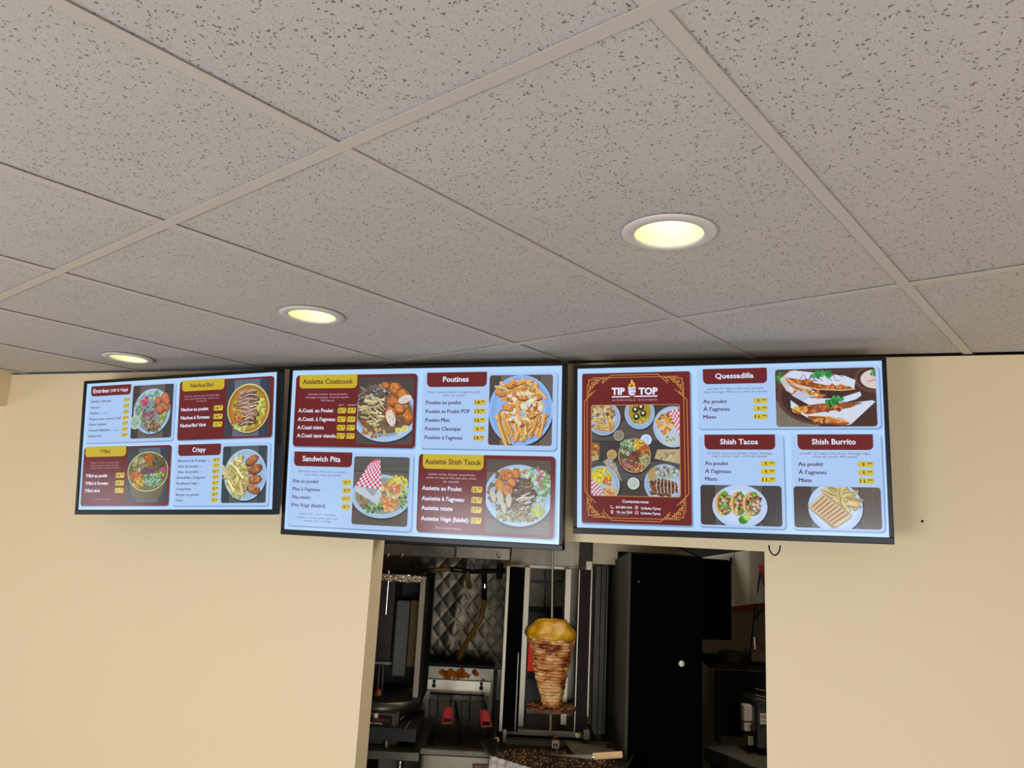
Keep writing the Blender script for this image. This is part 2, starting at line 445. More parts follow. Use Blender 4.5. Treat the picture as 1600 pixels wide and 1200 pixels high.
def sticks(g, cx, cy2, rx, ry, n, ln, wd, cols, a0=0, da=math.pi, ja=16):
    for _ in range(n):
        t = R.uniform(0, 2*math.pi); q = math.sqrt(R.random()); x = cx+rx*q*math.cos(t); y = cy2+ry*q*math.sin(t)
        a = a0+R.uniform(-da/2, da/2); l = ln*R.uniform(.6, 1.2)/2; w2 = wd*R.uniform(.7, 1.2)/2
        d = (math.cos(a), math.sin(a)); c = jit(R.choice(cols), ja)
        def q4(k, sh, cc): g.poly([(x-d[0]*l-d[1]*w2*k+sh, y-d[1]*l+d[0]*w2*k+sh), (x+d[0]*l-d[1]*w2*k+sh, y+d[1]*l+d[0]*w2*k+sh),
                               (x+d[0]*l+d[1]*w2*k+sh, y+d[1]*l-d[0]*w2*k+sh), (x-d[0]*l+d[1]*w2*k+sh, y-d[1]*l-d[0]*w2*k+sh)], cc)
        q4(1.25, wd*.25, tuple(v*.62 for v in c)); q4(1, 0, c)
def wood(g, x0, y0, x1, y1, r, tones, cuts, horiz=False):
    g.clip = g.rpts(x0, y0, x1, y1, r) if r else [(x0, y0), (x1, y0), (x1, y1), (x0, y1)]
    e = [0]+list(cuts)+[1]
    for i in range(len(e)-1):
        c = tones[i % len(tones)]
        if horiz: a, b = y0+(y1-y0)*e[i], y0+(y1-y0)*e[i+1]; g.rect(x0, a, x1, b, c)
        else: a, b = x0+(x1-x0)*e[i], x0+(x1-x0)*e[i+1]; g.rect(a, y0, b, y1, c)
        for _ in range(int((b-a)/3.2)):
            p = R.uniform(a+1, b-1); q = R.uniform(0, .6); l = R.uniform(.2, .6); cc = jit(c, 16)
            if horiz: g.rect(x0+(x1-x0)*q, p, min(x1, x0+(x1-x0)*(q+l)), p+R.uniform(.8, 2.4), cc)
            else: g.rect(p, y0+(y1-y0)*q, p+R.uniform(.8, 2.4), min(y1, y0+(y1-y0)*(q+l)), cc)
        if i:
            if horiz: g.rect(x0, a-1.5, x1, a+1.5, tuple(v*.4 for v in c))
            else: g.rect(a-1.5, y0, a+1.5, y1, tuple(v*.4 for v in c))
def plate(g, cx, cy2, rx, ry, col=(176, 205, 243), rim=None):
    g.ell(cx+4, cy2+6, rx*1.02, ry*1.02, (38, 34, 34)); g.ell(cx, cy2, rx, ry, col)
    g.ell(cx, cy2, rx*.93, ry*.93, rim or tuple(v*.93 for v in col)); g.ell(cx, cy2, rx*.78, ry*.78, col)
def checks(g, quad, nu, nv, c1=(205, 60, 78), c2=(225, 220, 240)):
    """checkered paper on a four-sided patch"""
    p = [Vector(q) for q in quad]
    def at(u, v): return (p[0]*(1-u)+p[1]*u)*(1-v)+(p[3]*(1-u)+p[2]*u)*v
    g.poly(p, c2); g.k += 1
    for i in range(nu):
        for j in range(nv):
            if (i+j) % 2 == 0:
                g.poly([at(i/nu, j/nv), at((i+1)/nu, j/nv), at((i+1)/nu, (j+1)/nv), at(i/nu, (j+1)/nv)], jit(c1, 10), lay=False)

BG, CARD, CARDL, SH = (176, 212, 250), (164, 194, 236), (182, 208, 244), (108, 138, 178)
MAR, MARD, YEL, PILL, TW, TD = (104, 26, 28), (70, 20, 26), (196, 172, 38), (200, 176, 44), (226, 228, 248), (62, 22, 48)
FRY = [(222, 190, 106), (206, 168, 84), (236, 206, 130), (190, 148, 70)]
GREEN = [(96, 142, 70), (130, 168, 92), (62, 100, 52), (160, 186, 120)]

def card(g, x0, y0, x1, y1, dark=False):
    for i, c in enumerate([(140, 172, 214), (118, 148, 192)]): g.rrect(x0+1+i, y0+3+2*i, x1+7-3*i, y1+8-3*i, 22, c)
    g.rrect(x0, y0, x1, y1, 22, MAR if dark else CARD)
    if not dark:
        g.rrect(x0+3, y0+3, x1-3, y1-3, 20, CARDL); g.clip = g.rpts(x0+5, y0+5, x1-5, y1-5, 18)
        g.rect(x0+4, y0+4, x1-4, y1-4, CARD); g.k += 1
        st = 17; j = 0; y = y0+8                      # faint geometric pattern
        while y < y1-8:
            x = x0+8+(st/2 if j % 2 else 0)
            while x < x1-6:
                g.poly([(x-6, y), (x, y-5), (x+6, y), (x, y+5)], (176, 205, 244), lay=False); x += st
            y += 9; j += 1
        g.clip = None
def tab(g, x0, y0, x1, y1, t, tx0, tx1, h, yellow=False):
    g.rrect(x0+2, y0, x1+2, y1+4, 24, (84, 50, 62) if not yellow else (84, 22, 24), '0011')
    g.rrect(x0, y0, x1, y1, 24, YEL if yellow else MAR, '0011')
    if t: g.text(t, tx0, tx1, (y0+y1)/2, h, (96, 40, 26) if yellow else TW, bold=.022)
def price(g, x0, x1, yc, big, h=26, th=15):
    g.poly([(x0+3, yc-h/2+3), (x0+8, yc-h/2), (x1-2, yc-h/2+1), (x1, yc-2), (x1-4, yc+h/2-3), (x1-9, yc+h/2), (x0+2, yc+h/2-1), (x0, yc+2)], PILL)
    g.rect(x0+7, yc-h/2+3, x1-7, yc+h/2-3, (208, 188, 58))
    wd = x1-x0; k = .17 if len(big) < 2 else .08
    g.text(big+'.', x0+wd*(k+.02), x0+wd*.58, yc, th, (74, 52, 16), bold=.02, align='F' if len(big) > 1 else 'C')
    g.text('99', x0+wd*.60, x0+wd*.88, yc-th*.25, th*.55, (74, 52, 16), bold=.02)
def desc(g, lines, col, h=11, it=.18):
    for t, x0, x1, y in lines: g.text(t, x0, x1, y, h, col, bold=.006, it=it)
def shaved(g, cx, cy2, rx, ry, n, cols, a0=.1): sticks(g, cx, cy2, rx, ry, n, 46, 10, cols, a0, 1.6)
def chunk(g, x, y, r, asp=1.4, a=None, top=(200, 126, 62), mid=(160, 90, 42)):
    a = R.uniform(0, 3.1) if a is None else a
    blob(g, x+3, y+4, r*1.05, (84, 46, 24), asp, 10, .12, a); blob(g, x, y, r, jit(mid, 10), asp, 10, .12, a)
    blob(g, x-r*.1, y-r*.1, r*.72, jit(top, 14), asp, 9, .2, a)
    for _ in range(9): blob(g, x+R.uniform(-.6, .6)*r, y+R.uniform(-.45, .45)*r/asp, r*R.uniform(.08, .2), jit(R.choice([(218, 160, 94), (164, 96, 48), (190, 120, 60), (140, 78, 38)]), 16), 1.8, 7)

def picture_left(W):
    g = Gfx(W); g.rect(0, 0, 1600, 900, BG); D1 = (66, 60, 100)
    # entrees
    card(g, 25, 27, 785, 431); tab(g, 42, 20, 396, 90, '', 0, 0, 0)
    g.text('Entrées', 62, 202, 56, 28, TW, bold=.02); g.text('(100 % Végé)', 214, 372, 58, 19, TW, bold=.02)
    rows = [('Salade Taboulé', 228, 131, '5'), ('Humus', 129, 174, '5'), ('Falafel', 118, 216, '6'), ("Patate avec sauce à l'ail", 322, 258, '5'),
            ('Navet mariné', 196, 297, '2'), ('Dessert Baklawa', 232, 339, '2'), ('Sukkari box', 166, 380, '8')]
    for t, x, y, p in rows:
        g.text(t, 46, x, y, 17, D1, bold=.007); price(g, 338, 394, y, p, 27, 15)
    g.text('(6 unités)', 128, 206, 219, 10, D1); g.text('(2 unités)', 240, 312, 342, 10, D1)
    wood(g, 419, 35, 768, 410, 14, [(62, 56, 52), (96, 90, 88), (58, 60, 64)], (.17, .80))
    g.ell(598, 228, 156, 162, (40, 36, 38)); g.ell(592, 222, 158, 160, (156, 190, 226)); g.ell(592, 222, 140, 143, (120, 146, 150))
    scatter(g, 590, 215, 118, 118, 70, 14, [(120, 128, 104), (106, 96, 96), (150, 160, 150)])
    scatter(g, 605, 105, 75, 36, 60, 10, [(150, 196, 184), (96, 140, 104), (176, 206, 210)])
    scatter(g, 478, 205, 34, 70, 40, 10, [(132, 160, 130), (160, 184, 160), (104, 130, 84)])
    scatter(g, 525, 150, 42, 32, 26, 12, [(176, 50, 76), (190, 90, 120), (200, 180, 200), (160, 36, 60)])
    scatter(g, 575, 245, 60, 36, 40, 12, [(124, 92, 104), (150, 118, 140), (100, 74, 74)])
    scatter(g, 610, 320, 70, 48, 60, 11, [(126, 92, 60), (92, 68, 50), (168, 150, 110)])
    scatter(g, 690, 260, 38, 40, 40, 10, [(146, 156, 84), (176, 176, 110), (120, 130, 60)])
    for x, y, r in ((640, 150, 30), (700, 130, 36), (664, 206, 33), (718, 196, 26), (720, 158, 24)):
        blob(g, x+3, y+5, r*1.08, (88, 50, 34), 1, 12, .06); blob(g, x, y, r, (178, 100, 66), 1, 12, .07); blob(g, x-4, y-6, r*.6, (196, 118, 78), 1, 10, .1)
    g.ell(458, 296, 46, 48, (186, 206, 200)); g.ell(458, 294, 38, 40, (150, 178, 158)); scatter(g, 458, 294, 26, 26, 8, 5, [(120, 150, 124)])
    g.clip = None
    # nachos bol
    card(g, 822, 25, 1578, 432, True); tab(g, 842, 20, 1188, 96, "Nachos'Bol", 912, 1098, 27, True)
    desc(g, [('(Nachos, sauce poutine, fromage râpé,', 862, 1152, 131), ('maïs, avocat, piment doux, oignon, choix', 866, 1152, 150), ('de viande)', 968, 1048, 168)], (190, 170, 190), 10)
    for t, x, y, p in (('Nachos au poulet', 1067, 222, '14'), ("Nachos à l'agneau", 1080, 279, '14'), ("Nachos'Bol Végé", 1053, 332, '9')):
        g.text(t, 843, x, y, 21, TW, bold=.03); price(g, 1110, 1186, y, p, 36, 18)
    wood(g, 1206, 38, 1552, 420, 0, [(56, 60, 72), (92, 104, 122), (48, 60, 84), (60, 56, 64)], (.18, .78, .93))
    g.ell(1388, 238, 166, 168, (40, 36, 30)); g.ell(1386, 233, 165, 166, (214, 196, 138)); g.ell(1386, 234, 156, 157, (150, 112, 36)); g.ell(1390, 240, 143, 140, (176, 124, 40))
    scatter(g, 1388, 240, 122, 122, 110, 13, [(176, 186, 76), (196, 180, 90), (170, 100, 50), (140, 160, 60)])
    scatter(g, 1480, 250, 34, 90, 46, 12, [(196, 206, 90), (150, 180, 60), (206, 196, 110)]); scatter(g, 1290, 310, 30, 40, 18, 12, [(176, 70, 50), (196, 120, 80)])
    scatter(g, 1330, 350, 50, 24, 24, 12, [(166, 190, 90), (190, 200, 120)])
    for i in range(9):
        y = 120+i*26; w2 = 60+14*math.sin(i*.7)
        sticks(g, 1385, y, w2, 8, 9, 66, 18, [(146, 108, 92), (120, 84, 70), (166, 126, 104)], -.25, .5)
        g.line([(1385-w2+x*w2*2/5, y+10+8*math.sin(x*1.3+i)-x*3) for x in range(6)], 5, (214, 200, 176))
    g.line([(1400, 222), (1500, 216)], 5, (224, 210, 186))
    g.clip = None
    # ti'bol
    card(g, 25, 462, 785, 874, True); tab(g, 38, 457, 397, 530, "Ti'Bol", 168, 258, 25, True)
    desc(g, [('(Salade au choix, concombre, maïs,', 92, 340, 572), ('tomates, piment doux, carottes', 92, 340, 591), ('râpées, humus, choix de viande)', 92, 344, 609), ('(*prix avant taxes)', 141, 284, 828)], (176, 158, 172), 10)
    for t, x, y, p in (("Ti'Bol au poulet", 249, 663, '14'), ("Ti'Bol à l'agneau", 259, 716, '14'), ("Ti'Bol végé", 189, 768, '11')):
        g.text(t, 56, x, y, 20, TW, bold=.03); price(g, 320, 398, y, p, 36, 18)
    wood(g, 417, 478, 766, 850, 0, [(58, 66, 72), (84, 98, 112), (48, 62, 76)], (.25, .80))
    g.poly([(430, 670), (762, 670), (720, 800), (660, 838), (540, 838), (470, 800)], (96, 88, 58))
    g.ell(596, 641, 173, 138, (186, 180, 134)); g.ell(596, 641, 165, 130, (106, 94, 50))
    for cx, cy2, rx, ry, n, cols in ((520, 590, 60, 50, 90, [(150, 148, 106), (110, 116, 66), (186, 180, 140)]), (605, 560, 40, 40, 50, [(184, 98, 34), (160, 80, 30)]),
            (690, 590, 60, 44, 80, [(74, 74, 50), (96, 90, 66), (52, 60, 36)]), (600, 640, 60, 26, 50, [(90, 50, 72), (110, 64, 96)]), (718, 632, 26, 18, 20, [(184, 74, 132)]),
            (500, 670, 50, 30, 60, [(200, 112, 30), (184, 84, 28)]), (530, 715, 50, 32, 60, [(206, 174, 34), (190, 140, 30)]), (640, 700, 86, 44, 150, [(70, 122, 76), (154, 186, 170), (110, 152, 110)]),
            (705, 665, 36, 20, 26, [(154, 186, 104), (120, 150, 70)])):
        scatter(g, cx, cy2, rx, ry, n, 8, cols)
    g.clip = None
    # crispy
    card(g, 822, 463, 1578, 876); tab(g, 846, 464, 1190, 537, 'Crispy', 962, 1070, 30)
    rows = [('Bâtonnet de fromage', 1078, 573, '8'), ('Ailes de poulet', 1018, 611, '7'), ('Ailes de poulet', 1018, 648, '12'), ("Rondelles d'oignon", 1078, 687, '5'),
            ('Rouleaux végé', 1016, 725, '5'), ("Crispy'box", 966, 763, '8'), ('Burger au poulet', 1036, 801, '8'), ('Frites', 902, 838, '5')]
    for t, x, y, p in rows:
        g.text(t, 849, x, y, 17, D1, bold=.007); price(g, 1131, 1187, y, p, 28, 16)
    for t, x, y in (('x6', 1094, 574), ('x6', 1030, 612), ('x12', 1030, 649), ('x5', 1028, 726)): g.text(t, x, x, y, 10, D1, align='L')
    wood(g, 1211, 485, 1556, 858, 14, [(50, 66, 72), (78, 90, 94), (56, 70, 74)], (.17, .82))
    plate(g, 1392, 675, 164, 169, (162, 194, 232))
    g.ell(1395, 690, 130, 130, (150, 176, 206))
    sticks(g, 1330, 690, 74, 116, 150, 92, 12, [(214, 204, 130), (196, 184, 108), (228, 220, 158), (170, 160, 90)], 1.2, 2.6)
    sticks(g, 1240, 660, 22, 30, 14, 70, 10, [(214, 204, 140)], .5, 1.2)
    for x, y, a in ((1440, 580, -.5), (1468, 640, -.4), (1470, 706, -.1), (1462, 768, .3)): chunk(g, x, y, 52, 1.7, a, (172, 116, 66), (140, 84, 50)); scatter(g, x, y, 36, 18, 8, 6, [(196, 146, 90), (120, 70, 40)])
    g.clip = None
    return g

def picture_centre(W):
    g = Gfx(W); g.rect(0, 0, 1600, 900, BG)
    card(g, 24, 28, 789, 434, True); tab(g, 48, 26, 420, 104, 'Assiette Coaticook', 68, 394, 27, True)
    desc(g, [('(Patates maison, sauce poutine,', 109, 361, 137), ('fromage en grains, choix de viande,', 98, 371, 155), ('449 Sauce)', 193, 280, 173), ], (196, 176, 200), 10)
    g.text('Moy. 7"', 312, 344, 199, 8, TW); g.text('Grande 9"', 368, 424, 199, 8, TW)
    for t, x, y in (('A.Coati. au Poulet', 277, 230), ("A.Coati. à l'agneau", 292, 279), ('A.Coati mixte', 221, 326), ('A.Coati sans viande', 300, 372)):
        g.text(t, 49, x, y, 20, TW, bold=.022); price(g, 304, 360, y, '15', 32, 17); price(g, 366, 421, y, '17', 32, 17)
    wood(g, 430, 46, 770, 415, 0, [(70, 62, 60), (60, 54, 54), (78, 70, 66)], (.3, .7), True)
    g.ell(604, 262, 205, 150, (50, 46, 48)); g.ell(600, 252, 202, 150, (160, 192, 230)); g.ell(600, 248, 180, 126, (136, 160, 186)); g.ell(600, 246, 168, 112, (110, 92, 70))
    scatter(g, 590, 215, 160, 120, 120, 16, [(120, 96, 72), (92, 70, 52), (150, 126, 90)])
    shaved(g, 520, 190, 82, 100, 110, [(112, 96, 86), (140, 120, 104), (88, 72, 62)])
    sticks(g, 520, 230, 82, 90, 46, 48, 6, [(226, 214, 166), (206, 190, 130)], .2, 1.2)
    scatter(g, 540, 350, 70, 26, 30, 10, [(150, 96, 58), (186, 166, 110)]); blob(g, 476, 300, 22, (140, 76, 44), 1.6)
    for x, y, r, a in ((660, 110, 46, .3), (708, 150, 50, .9), (740, 260, 44, 1.4), (640, 250, 52, 1.5), (650, 180, 40, .2), (600, 90, 26, .4), (690, 220, 34, .6)): chunk(g, x, y, r, 1.35, a)
    for x, y, r, a in ((720, 170, 42, -.3), (640, 270, 48, 1.2)): blob(g, x, y, r, (214, 204, 196), 1.8, 10, .1, a); scatter(g, x, y, 20, 12, 5, 3, [(150, 130, 120)])
    for x, y in ((690, 340), (728, 328)): blob(g, x, y, 22, (226, 214, 130), 1.3, 9, .1); blob(g, x, y, 13, (200, 184, 90), 1.3, 8)
    g.clip = None
    card(g, 825, 30, 1577, 433); tab(g, 848, 25, 1191, 100, 'Poutines', 942, 1090, 28)
    desc(g, [('(Frites, sauce poutine, fromage en grain,', 854, 1159, 131), ('choix de viande)', 943, 1072, 149)], (70, 64, 100), 11)
    for t, x, y, p in (('Poutine au poulet', 1051, 187, '14'), ('Poutine au Poulet POP', 1102, 234, '13'), ('Poutine Mixt', 989, 281, '16'), ('Poutine Classique', 1053, 327, '9'), ("Poutine à l'agneau", 1063, 374, '14')):
        g.text(t, 848, x, y, 20, TD, bold=.007); price(g, 1125, 1190, y, p, 28, 17)
    wood(g, 1209, 45, 1553, 410, 14, [(74, 64, 62), (112, 100, 90), (84, 74, 70), (100, 92, 84)], (.18, .55, .80))
    plate(g, 1382, 228, 174, 183, (140, 180, 240))
    sticks(g, 1385, 130, 110, 50, 60, 88, 13, [(222, 176, 98), (206, 152, 80)], .3, 2.0)
    scatter(g, 1385, 225, 122, 92, 110, 18, [(206, 150, 84), (222, 200, 150), (184, 120, 66), (214, 168, 96)])
    sticks(g, 1300, 325, 32, 34, 13, 120, 13, [(226, 178, 104), (206, 158, 88)], 1.25, .5); sticks(g, 1475, 305, 36, 44, 15, 120, 13, [(222, 170, 96), (206, 156, 86)], 2.0, .6); sticks(g, 1390, 345, 44, 22, 16, 76, 13, [(214, 168, 100), (230, 190, 120)], 1.6, .9)
    scatter(g, 1385, 225, 110, 90, 70, 15, [(196, 132, 60), (226, 212, 176), (206, 160, 90), (160, 96, 60)], 1.8)
    for x, y, a in ((1330, 96, -.4), (1270, 140, .2), (1450, 250, -.6), (1310, 215, .3), (1400, 160, -.2), (1330, 270, .6), (1470, 160, .1)): chunk(g, x, y, 30, 1.8, a, (216, 156, 84), (190, 124, 60))
    scatter(g, 1390, 215, 100, 84, 34, 12, [(206, 214, 214), (226, 214, 180)], 1.6)
    g.clip = None
    card(g, 24, 463, 790, 876); tab(g, 46, 463, 415, 541, 'Sandwich Pita', 101, 344, 28)
    desc(g, [("(pain pita, maya à l'ail, laitue, cornichon,", 78, 387, 572), ('sauce tahini, choix de viande)', 118, 349, 591), ('(Option Trio : Pita+1 choix entre', 99, 331, 808), ('patate ou riz ou salade Avec une', 87, 341, 828), ('canette 330 ml 4,99$)', 131, 299, 846)], (70, 74, 120), 11)
    for t, x, y, p in (('Pita au poulet', 212, 628, '8'), ("Pita à l'agneau", 223, 672, '8'), ('Pita mixte', 165, 717, '11'), ('Pita Végé (falafel)', 262, 761, '8')):
        g.text(t, 48, x, y, 19, (80, 44, 96), bold=.006); price(g, 364, 418, y, p, 30, 15)
    wood(g, 431, 483, 767, 852, 14, [(84, 84, 82), (96, 92, 88), (76, 74, 70), (88, 80, 72)], (.22, .5, .78), True)
    g.ell(604, 706, 176, 116, (52, 48, 46)); g.ell(602, 696, 178, 118, (162, 190, 214)); g.ell(602, 692, 158, 98, (140, 150, 150))
    scatter(g, 700, 625, 60, 46, 160, 7, [(206, 196, 76), (190, 176, 50), (216, 206, 110)]); scatter(g, 640, 690, 90, 66, 130, 13, [(176, 136, 90), (206, 190, 140), (150, 120, 84), (196, 130, 84)])
    scatter(g, 690, 645, 30, 30, 24, 8, [(206, 110, 76)]); scatter(g, 560, 760, 70, 26, 50, 9, GREEN); scatter(g, 740, 700, 20, 70, 30, 8, GREEN); scatter(g, 660, 740, 44, 34, 34, 10, [(206, 120, 76), (226, 170, 110)])
    scatter(g, 500, 700, 40, 60, 50, 12, [(124, 110, 84), (150, 130, 100)])
    g.poly([(447, 640), (470, 650), (600, 655), (608, 690), (590, 745), (545, 720), (480, 690), (450, 672)], (186, 198, 208)); g.poly([(500, 650), (590, 655), (560, 700)], (150, 160, 170))
    checks(g, [(528, 520), (592, 500), (608, 660), (448, 644)], 10, 11); g.poly([(528, 520), (564, 494), (592, 500)], (206, 80, 96))
    g.clip = None
    card(g, 822, 463, 1577, 874, True); tab(g, 846, 463, 1191, 541, 'Assiette Shish Taouk', 858, 1180, 27, True)
    desc(g, [('(salade variée, humus, riz parfumé,', 880, 1146, 568), ("patate et maya à l'ail, pain pita, choix", 868, 1155, 586), ('de viande)', 968, 1057, 605), ('(*prix avant taxes)', 932, 1074, 846)], (214, 190, 200), 10)
    for t, x, y, p in (('Assiette au Poulet', 1074, 642, '16'), ("Assiette à l'agneau", 1089, 696, '16'), ('Assiette mixte', 1026, 746, '17'), ('Assiette Végé (falafel)', 1116, 801, '15')):
        g.text(t, 847, x, y, 21, TW, bold=.022); price(g, 1128, 1189, y, p, 32, 18)
    wood(g, 1210, 485, 1553, 858, 0, [(88, 76, 70), (104, 92, 84), (84, 76, 70), (96, 86, 78)], (.16, .5, .8), True)
    g.ell(1388, 676, 184, 158, (60, 54, 52)); g.ell(1385, 664, 184, 156, (160, 190, 230)); g.ell(1385, 658, 164, 134, (150, 176, 196))
    scatter(g, 1480, 610, 80, 84, 130, 12, [(176, 206, 196), (130, 160, 96), (196, 214, 214), (104, 136, 80)]); scatter(g, 1500, 570, 20, 40, 12, 11, [(190, 96, 130), (206, 60, 90)])
    scatter(g, 1385, 545, 60, 20, 40, 11, [(196, 200, 180), (160, 150, 120)]); scatter(g, 1300, 650, 80, 100, 60, 14, [(104, 86, 62), (130, 104, 76)])
    shaved(g, 1405, 670, 66, 92, 110, [(112, 88, 68), (92, 70, 54), (134, 108, 84)]); sticks(g, 1420, 680, 40, 50, 16, 40, 5, [(206, 206, 190)], -.5, .6)
    for x, y, r, a in ((1320, 560, 42, .2), (1370, 555, 28, 1), (1290, 620, 38, 1.2), (1330, 640, 34, 1.5), (1350, 600, 30, .5)): chunk(g, x, y, r, 1.3, a, (206, 140, 76), (170, 104, 60))
    for x, y, r, a in ((1290, 680, 40, 1.3), (1336, 690, 36, 1.5), (1310, 730, 32, 1.4), (1250, 670, 34, 1.3)): blob(g, x, y, r, (186, 182, 164), 2.2, 10, .12, a)
    scatter(g, 1380, 775, 110, 22, 90, 8, [(160, 160, 70), (130, 96, 60), (110, 130, 60)]); scatter(g, 1490, 740, 34, 30, 40, 9, [(176, 186, 60), (140, 160, 56)])
    g.clip = None
    return g

def picture_right(W):
    g = Gfx(W); g.rect(0, 0, 1600, 900, BG); GO = (206, 146, 70)
    g.rrect(28, 36, 640, 882, 12, (126, 156, 198)); g.rrect(26, 29, 631, 872, 12, MAR)
    # gold border lines and corner key patterns
    g.line([(142, 90), (193, 42), (457, 42), (510, 94)], 3.5, GO); g.line([(146, 800), (197, 855), (466, 855), (516, 802)], 3.5, GO)
    g.line([(103, 128), (40, 187), (44, 698), (104, 760)], 3.5, GO); g.line([(549, 128), (613, 187), (617, 703), (553, 766)], 3.5, GO)
    g.line([(84, 55), (566, 56)], 3, GO); g.line([(88, 841), (570, 841)], 3, GO); g.line([(56, 90), (57, 806)], 3, GO); g.line([(595, 90), (599, 806)], 3, GO)
    for fx, fy in ((0, 0), (1, 0), (0, 1), (1, 1)):
        def T(p): x, y = p; return ((654-x) if fx else x, (896-y) if fy else y)
        def path(*p): g.line([T(q) for q in p], 4, GO)
        path((66, 66), (104, 66), (104, 92), (82, 92), (82, 80)); path((66, 66), (66, 104), (94, 104), (94, 80), (82, 80))
        path((104, 74), (126, 74), (126, 62), (150, 62), (150, 78), (138, 78)); path((104, 86), (116, 86), (116, 62), (104, 62))
        path((74, 104), (74, 128), (64, 128), (64, 150), (80, 150), (80, 138)); path((86, 104), (86, 116), (64, 116))
        path((150, 62), (166, 62)); path((64, 150), (64, 164))
    # logo
    g.text('TIP', 196, 272, 134, 36, TW, bold=.045); g.text('TOP', 348, 455, 136, 36, TW, bold=.045)
    g.rect(197, 162, 299, 169, TW); g.rect(322, 161, 453, 168, TW)
    g.text('AUTHENTIQUE  SHAWARMA', 198, 452, 185, 10, (196, 160, 170), bold=0)
    FL = (226, 170, 60)
    g.poly([(310, 66), (320, 82), (330, 96), (328, 110), (318, 114), (300, 114), (291, 104), (296, 92), (302, 96), (304, 80)], FL); g.poly([(312, 94), (318, 106), (312, 114), (304, 113), (305, 104)], MAR)
    for i, (a, b, y) in enumerate(((287, 334, 117), (290, 334, 128), (288, 333, 139), (292, 330, 150))):
        g.poly([(a, y-5), (b, y-5+(3 if i % 2 else 0)), (b-3, y+5), (a+4, y+4)], TW)
        g.poly([(a+6, y+5), (b-8, y+3), (b-4, y+6)], (60, 90, 130))
    g.poly([(298, 154), (326, 154), (320, 158), (302, 158)], TW); g.ell(311, 163, 3, 4, FL, 8)
    # big photograph of dishes
    g.rrect(79, 211, 574, 722, 14, GO)
    wood(g, 82, 214, 571, 719, 12, [(66, 58, 58), (84, 78, 76), (60, 56, 58), (78, 76, 80), (66, 60, 58)], (.17, .40, .62, .84), True)
    plate(g, 150, 286, 97, 98, (160, 182, 214)); scatter(g, 140, 280, 76, 78, 120, 10, [(176, 150, 92), (206, 186, 136), (140, 106, 60), (120, 86, 48)]); sticks(g, 160, 320, 50, 40, 30, 44, 9, [(206, 170, 96)], .6, 2)
    plate(g, 354, 258, 84, 92, (158, 184, 218)); g.ell(354, 252, 62, 70, (160, 140, 36)); scatter(g, 354, 300, 50, 16, 24, 6, [(196, 176, 60), (120, 130, 40)])
    for x, y in ((330, 240), (362, 226), (336, 280), (374, 262)): g.ell(x, y, 18, 19, (52, 40, 26), 16); g.ell(x-1, y-3, 8, 8, (206, 206, 200), 12)
    g.ell(540, 342, 112, 116, (40, 38, 42)); g.ell(538, 336, 110, 114, (162, 184, 220)); g.ell(540, 334, 96, 100, (176, 192, 220))
    scatter(g, 490, 320, 46, 60, 60, 12, [(196, 140, 60), (166, 100, 40), (216, 170, 90)]); checks(g, [(520, 250), (571, 236), (571, 390), (548, 340)], 5, 9); g.ell(520, 410, 42, 32, (186, 196, 190)); scatter(g, 520, 408, 28, 18, 10, 5, [(120, 140, 110)])
    for x, y, r, c in ((238, 385, 30, (136, 130, 110)), (389, 409, 31, (186, 206, 236)), (198, 491, 28, (176, 144, 84)), (318, 650, 33, (176, 190, 180))):
        g.ell(x+3, y+4, r+1, r+1, (34, 32, 34), 20); g.ell(x, y, r, r, tuple(min(255, v+24) for v in c), 24); g.ell(x, y, r*.82, r*.82, c, 24); scatter(g, x, y, r*.5, r*.5, 5, 3, [tuple(v*.85 for v in c)])
    g.poly([(82, 420), (126, 425), (128, 500), (110, 520), (82, 528)], (120, 96, 60)); scatter(g, 102, 462, 20, 34, 24, 10, [(176, 110, 40), (140, 84, 36), (206, 160, 90)]); g.poly([(84, 500), (124, 492), (124, 520), (84, 530)], (176, 160, 120))
    g.poly([(148, 530), (192, 500), (236, 590), (254, 640), (210, 610)], (160, 152, 136)); scatter(g, 196, 560, 30, 34, 16, 7, [(184, 180, 164), (130, 130, 110)])
    g.poly([(450, 462), (571, 460), (571, 540), (434, 512)], (176, 162, 126)); scatter(g, 510, 498, 54, 24, 26, 8, [(196, 184, 150), (150, 130, 90)])
    g.ell(326, 503, 92, 98, (36, 32, 32)); g.ell(324, 496, 91, 96, (176, 146, 100)); g.ell(324, 496, 84, 89, (90, 80, 56))
    for cx, cy2, rx, ry, n, cols in ((288, 450, 44, 44, 110, [(120, 160, 110), (176, 196, 170), (84, 120, 76)]), (344, 436, 28, 28, 50, [(206, 160, 50), (220, 180, 70)]), (380, 460, 26, 34, 50, [(196, 110, 50), (176, 84, 40)]),
            (382, 520, 30, 34, 60, [(120, 140, 90), (176, 166, 130)]), (330, 500, 34, 24, 40, [(150, 70, 50), (110, 46, 40)]), (280, 540, 34, 30, 60, [(140, 50, 70), (166, 120, 120)]), (340, 560, 40, 26, 60, [(176, 104, 50), (150, 70, 50), (196, 150, 110)])):
        scatter(g, cx, cy2, rx, ry, n, 6, cols)
    plate(g, 140, 660, 103, 106, (158, 184, 206)); scatter(g, 136, 610, 60, 46, 160, 7, [(206, 190, 40), (190, 170, 30), (220, 206, 70)]); scatter(g, 175, 640, 24, 22, 26, 8, [(196, 110, 50)]); scatter(g, 190, 700, 40, 26, 50, 8, [(196, 120, 60), (206, 170, 110)])
    checks(g, [(84, 630), (130, 660), (150, 718), (84, 718)], 6, 7, (176, 60, 76))
    plate(g, 488, 650, 110, 108, (160, 182, 214)); g.poly([(395, 590), (440, 548), (460, 570), (440, 620), (410, 640)], (170, 144, 96))
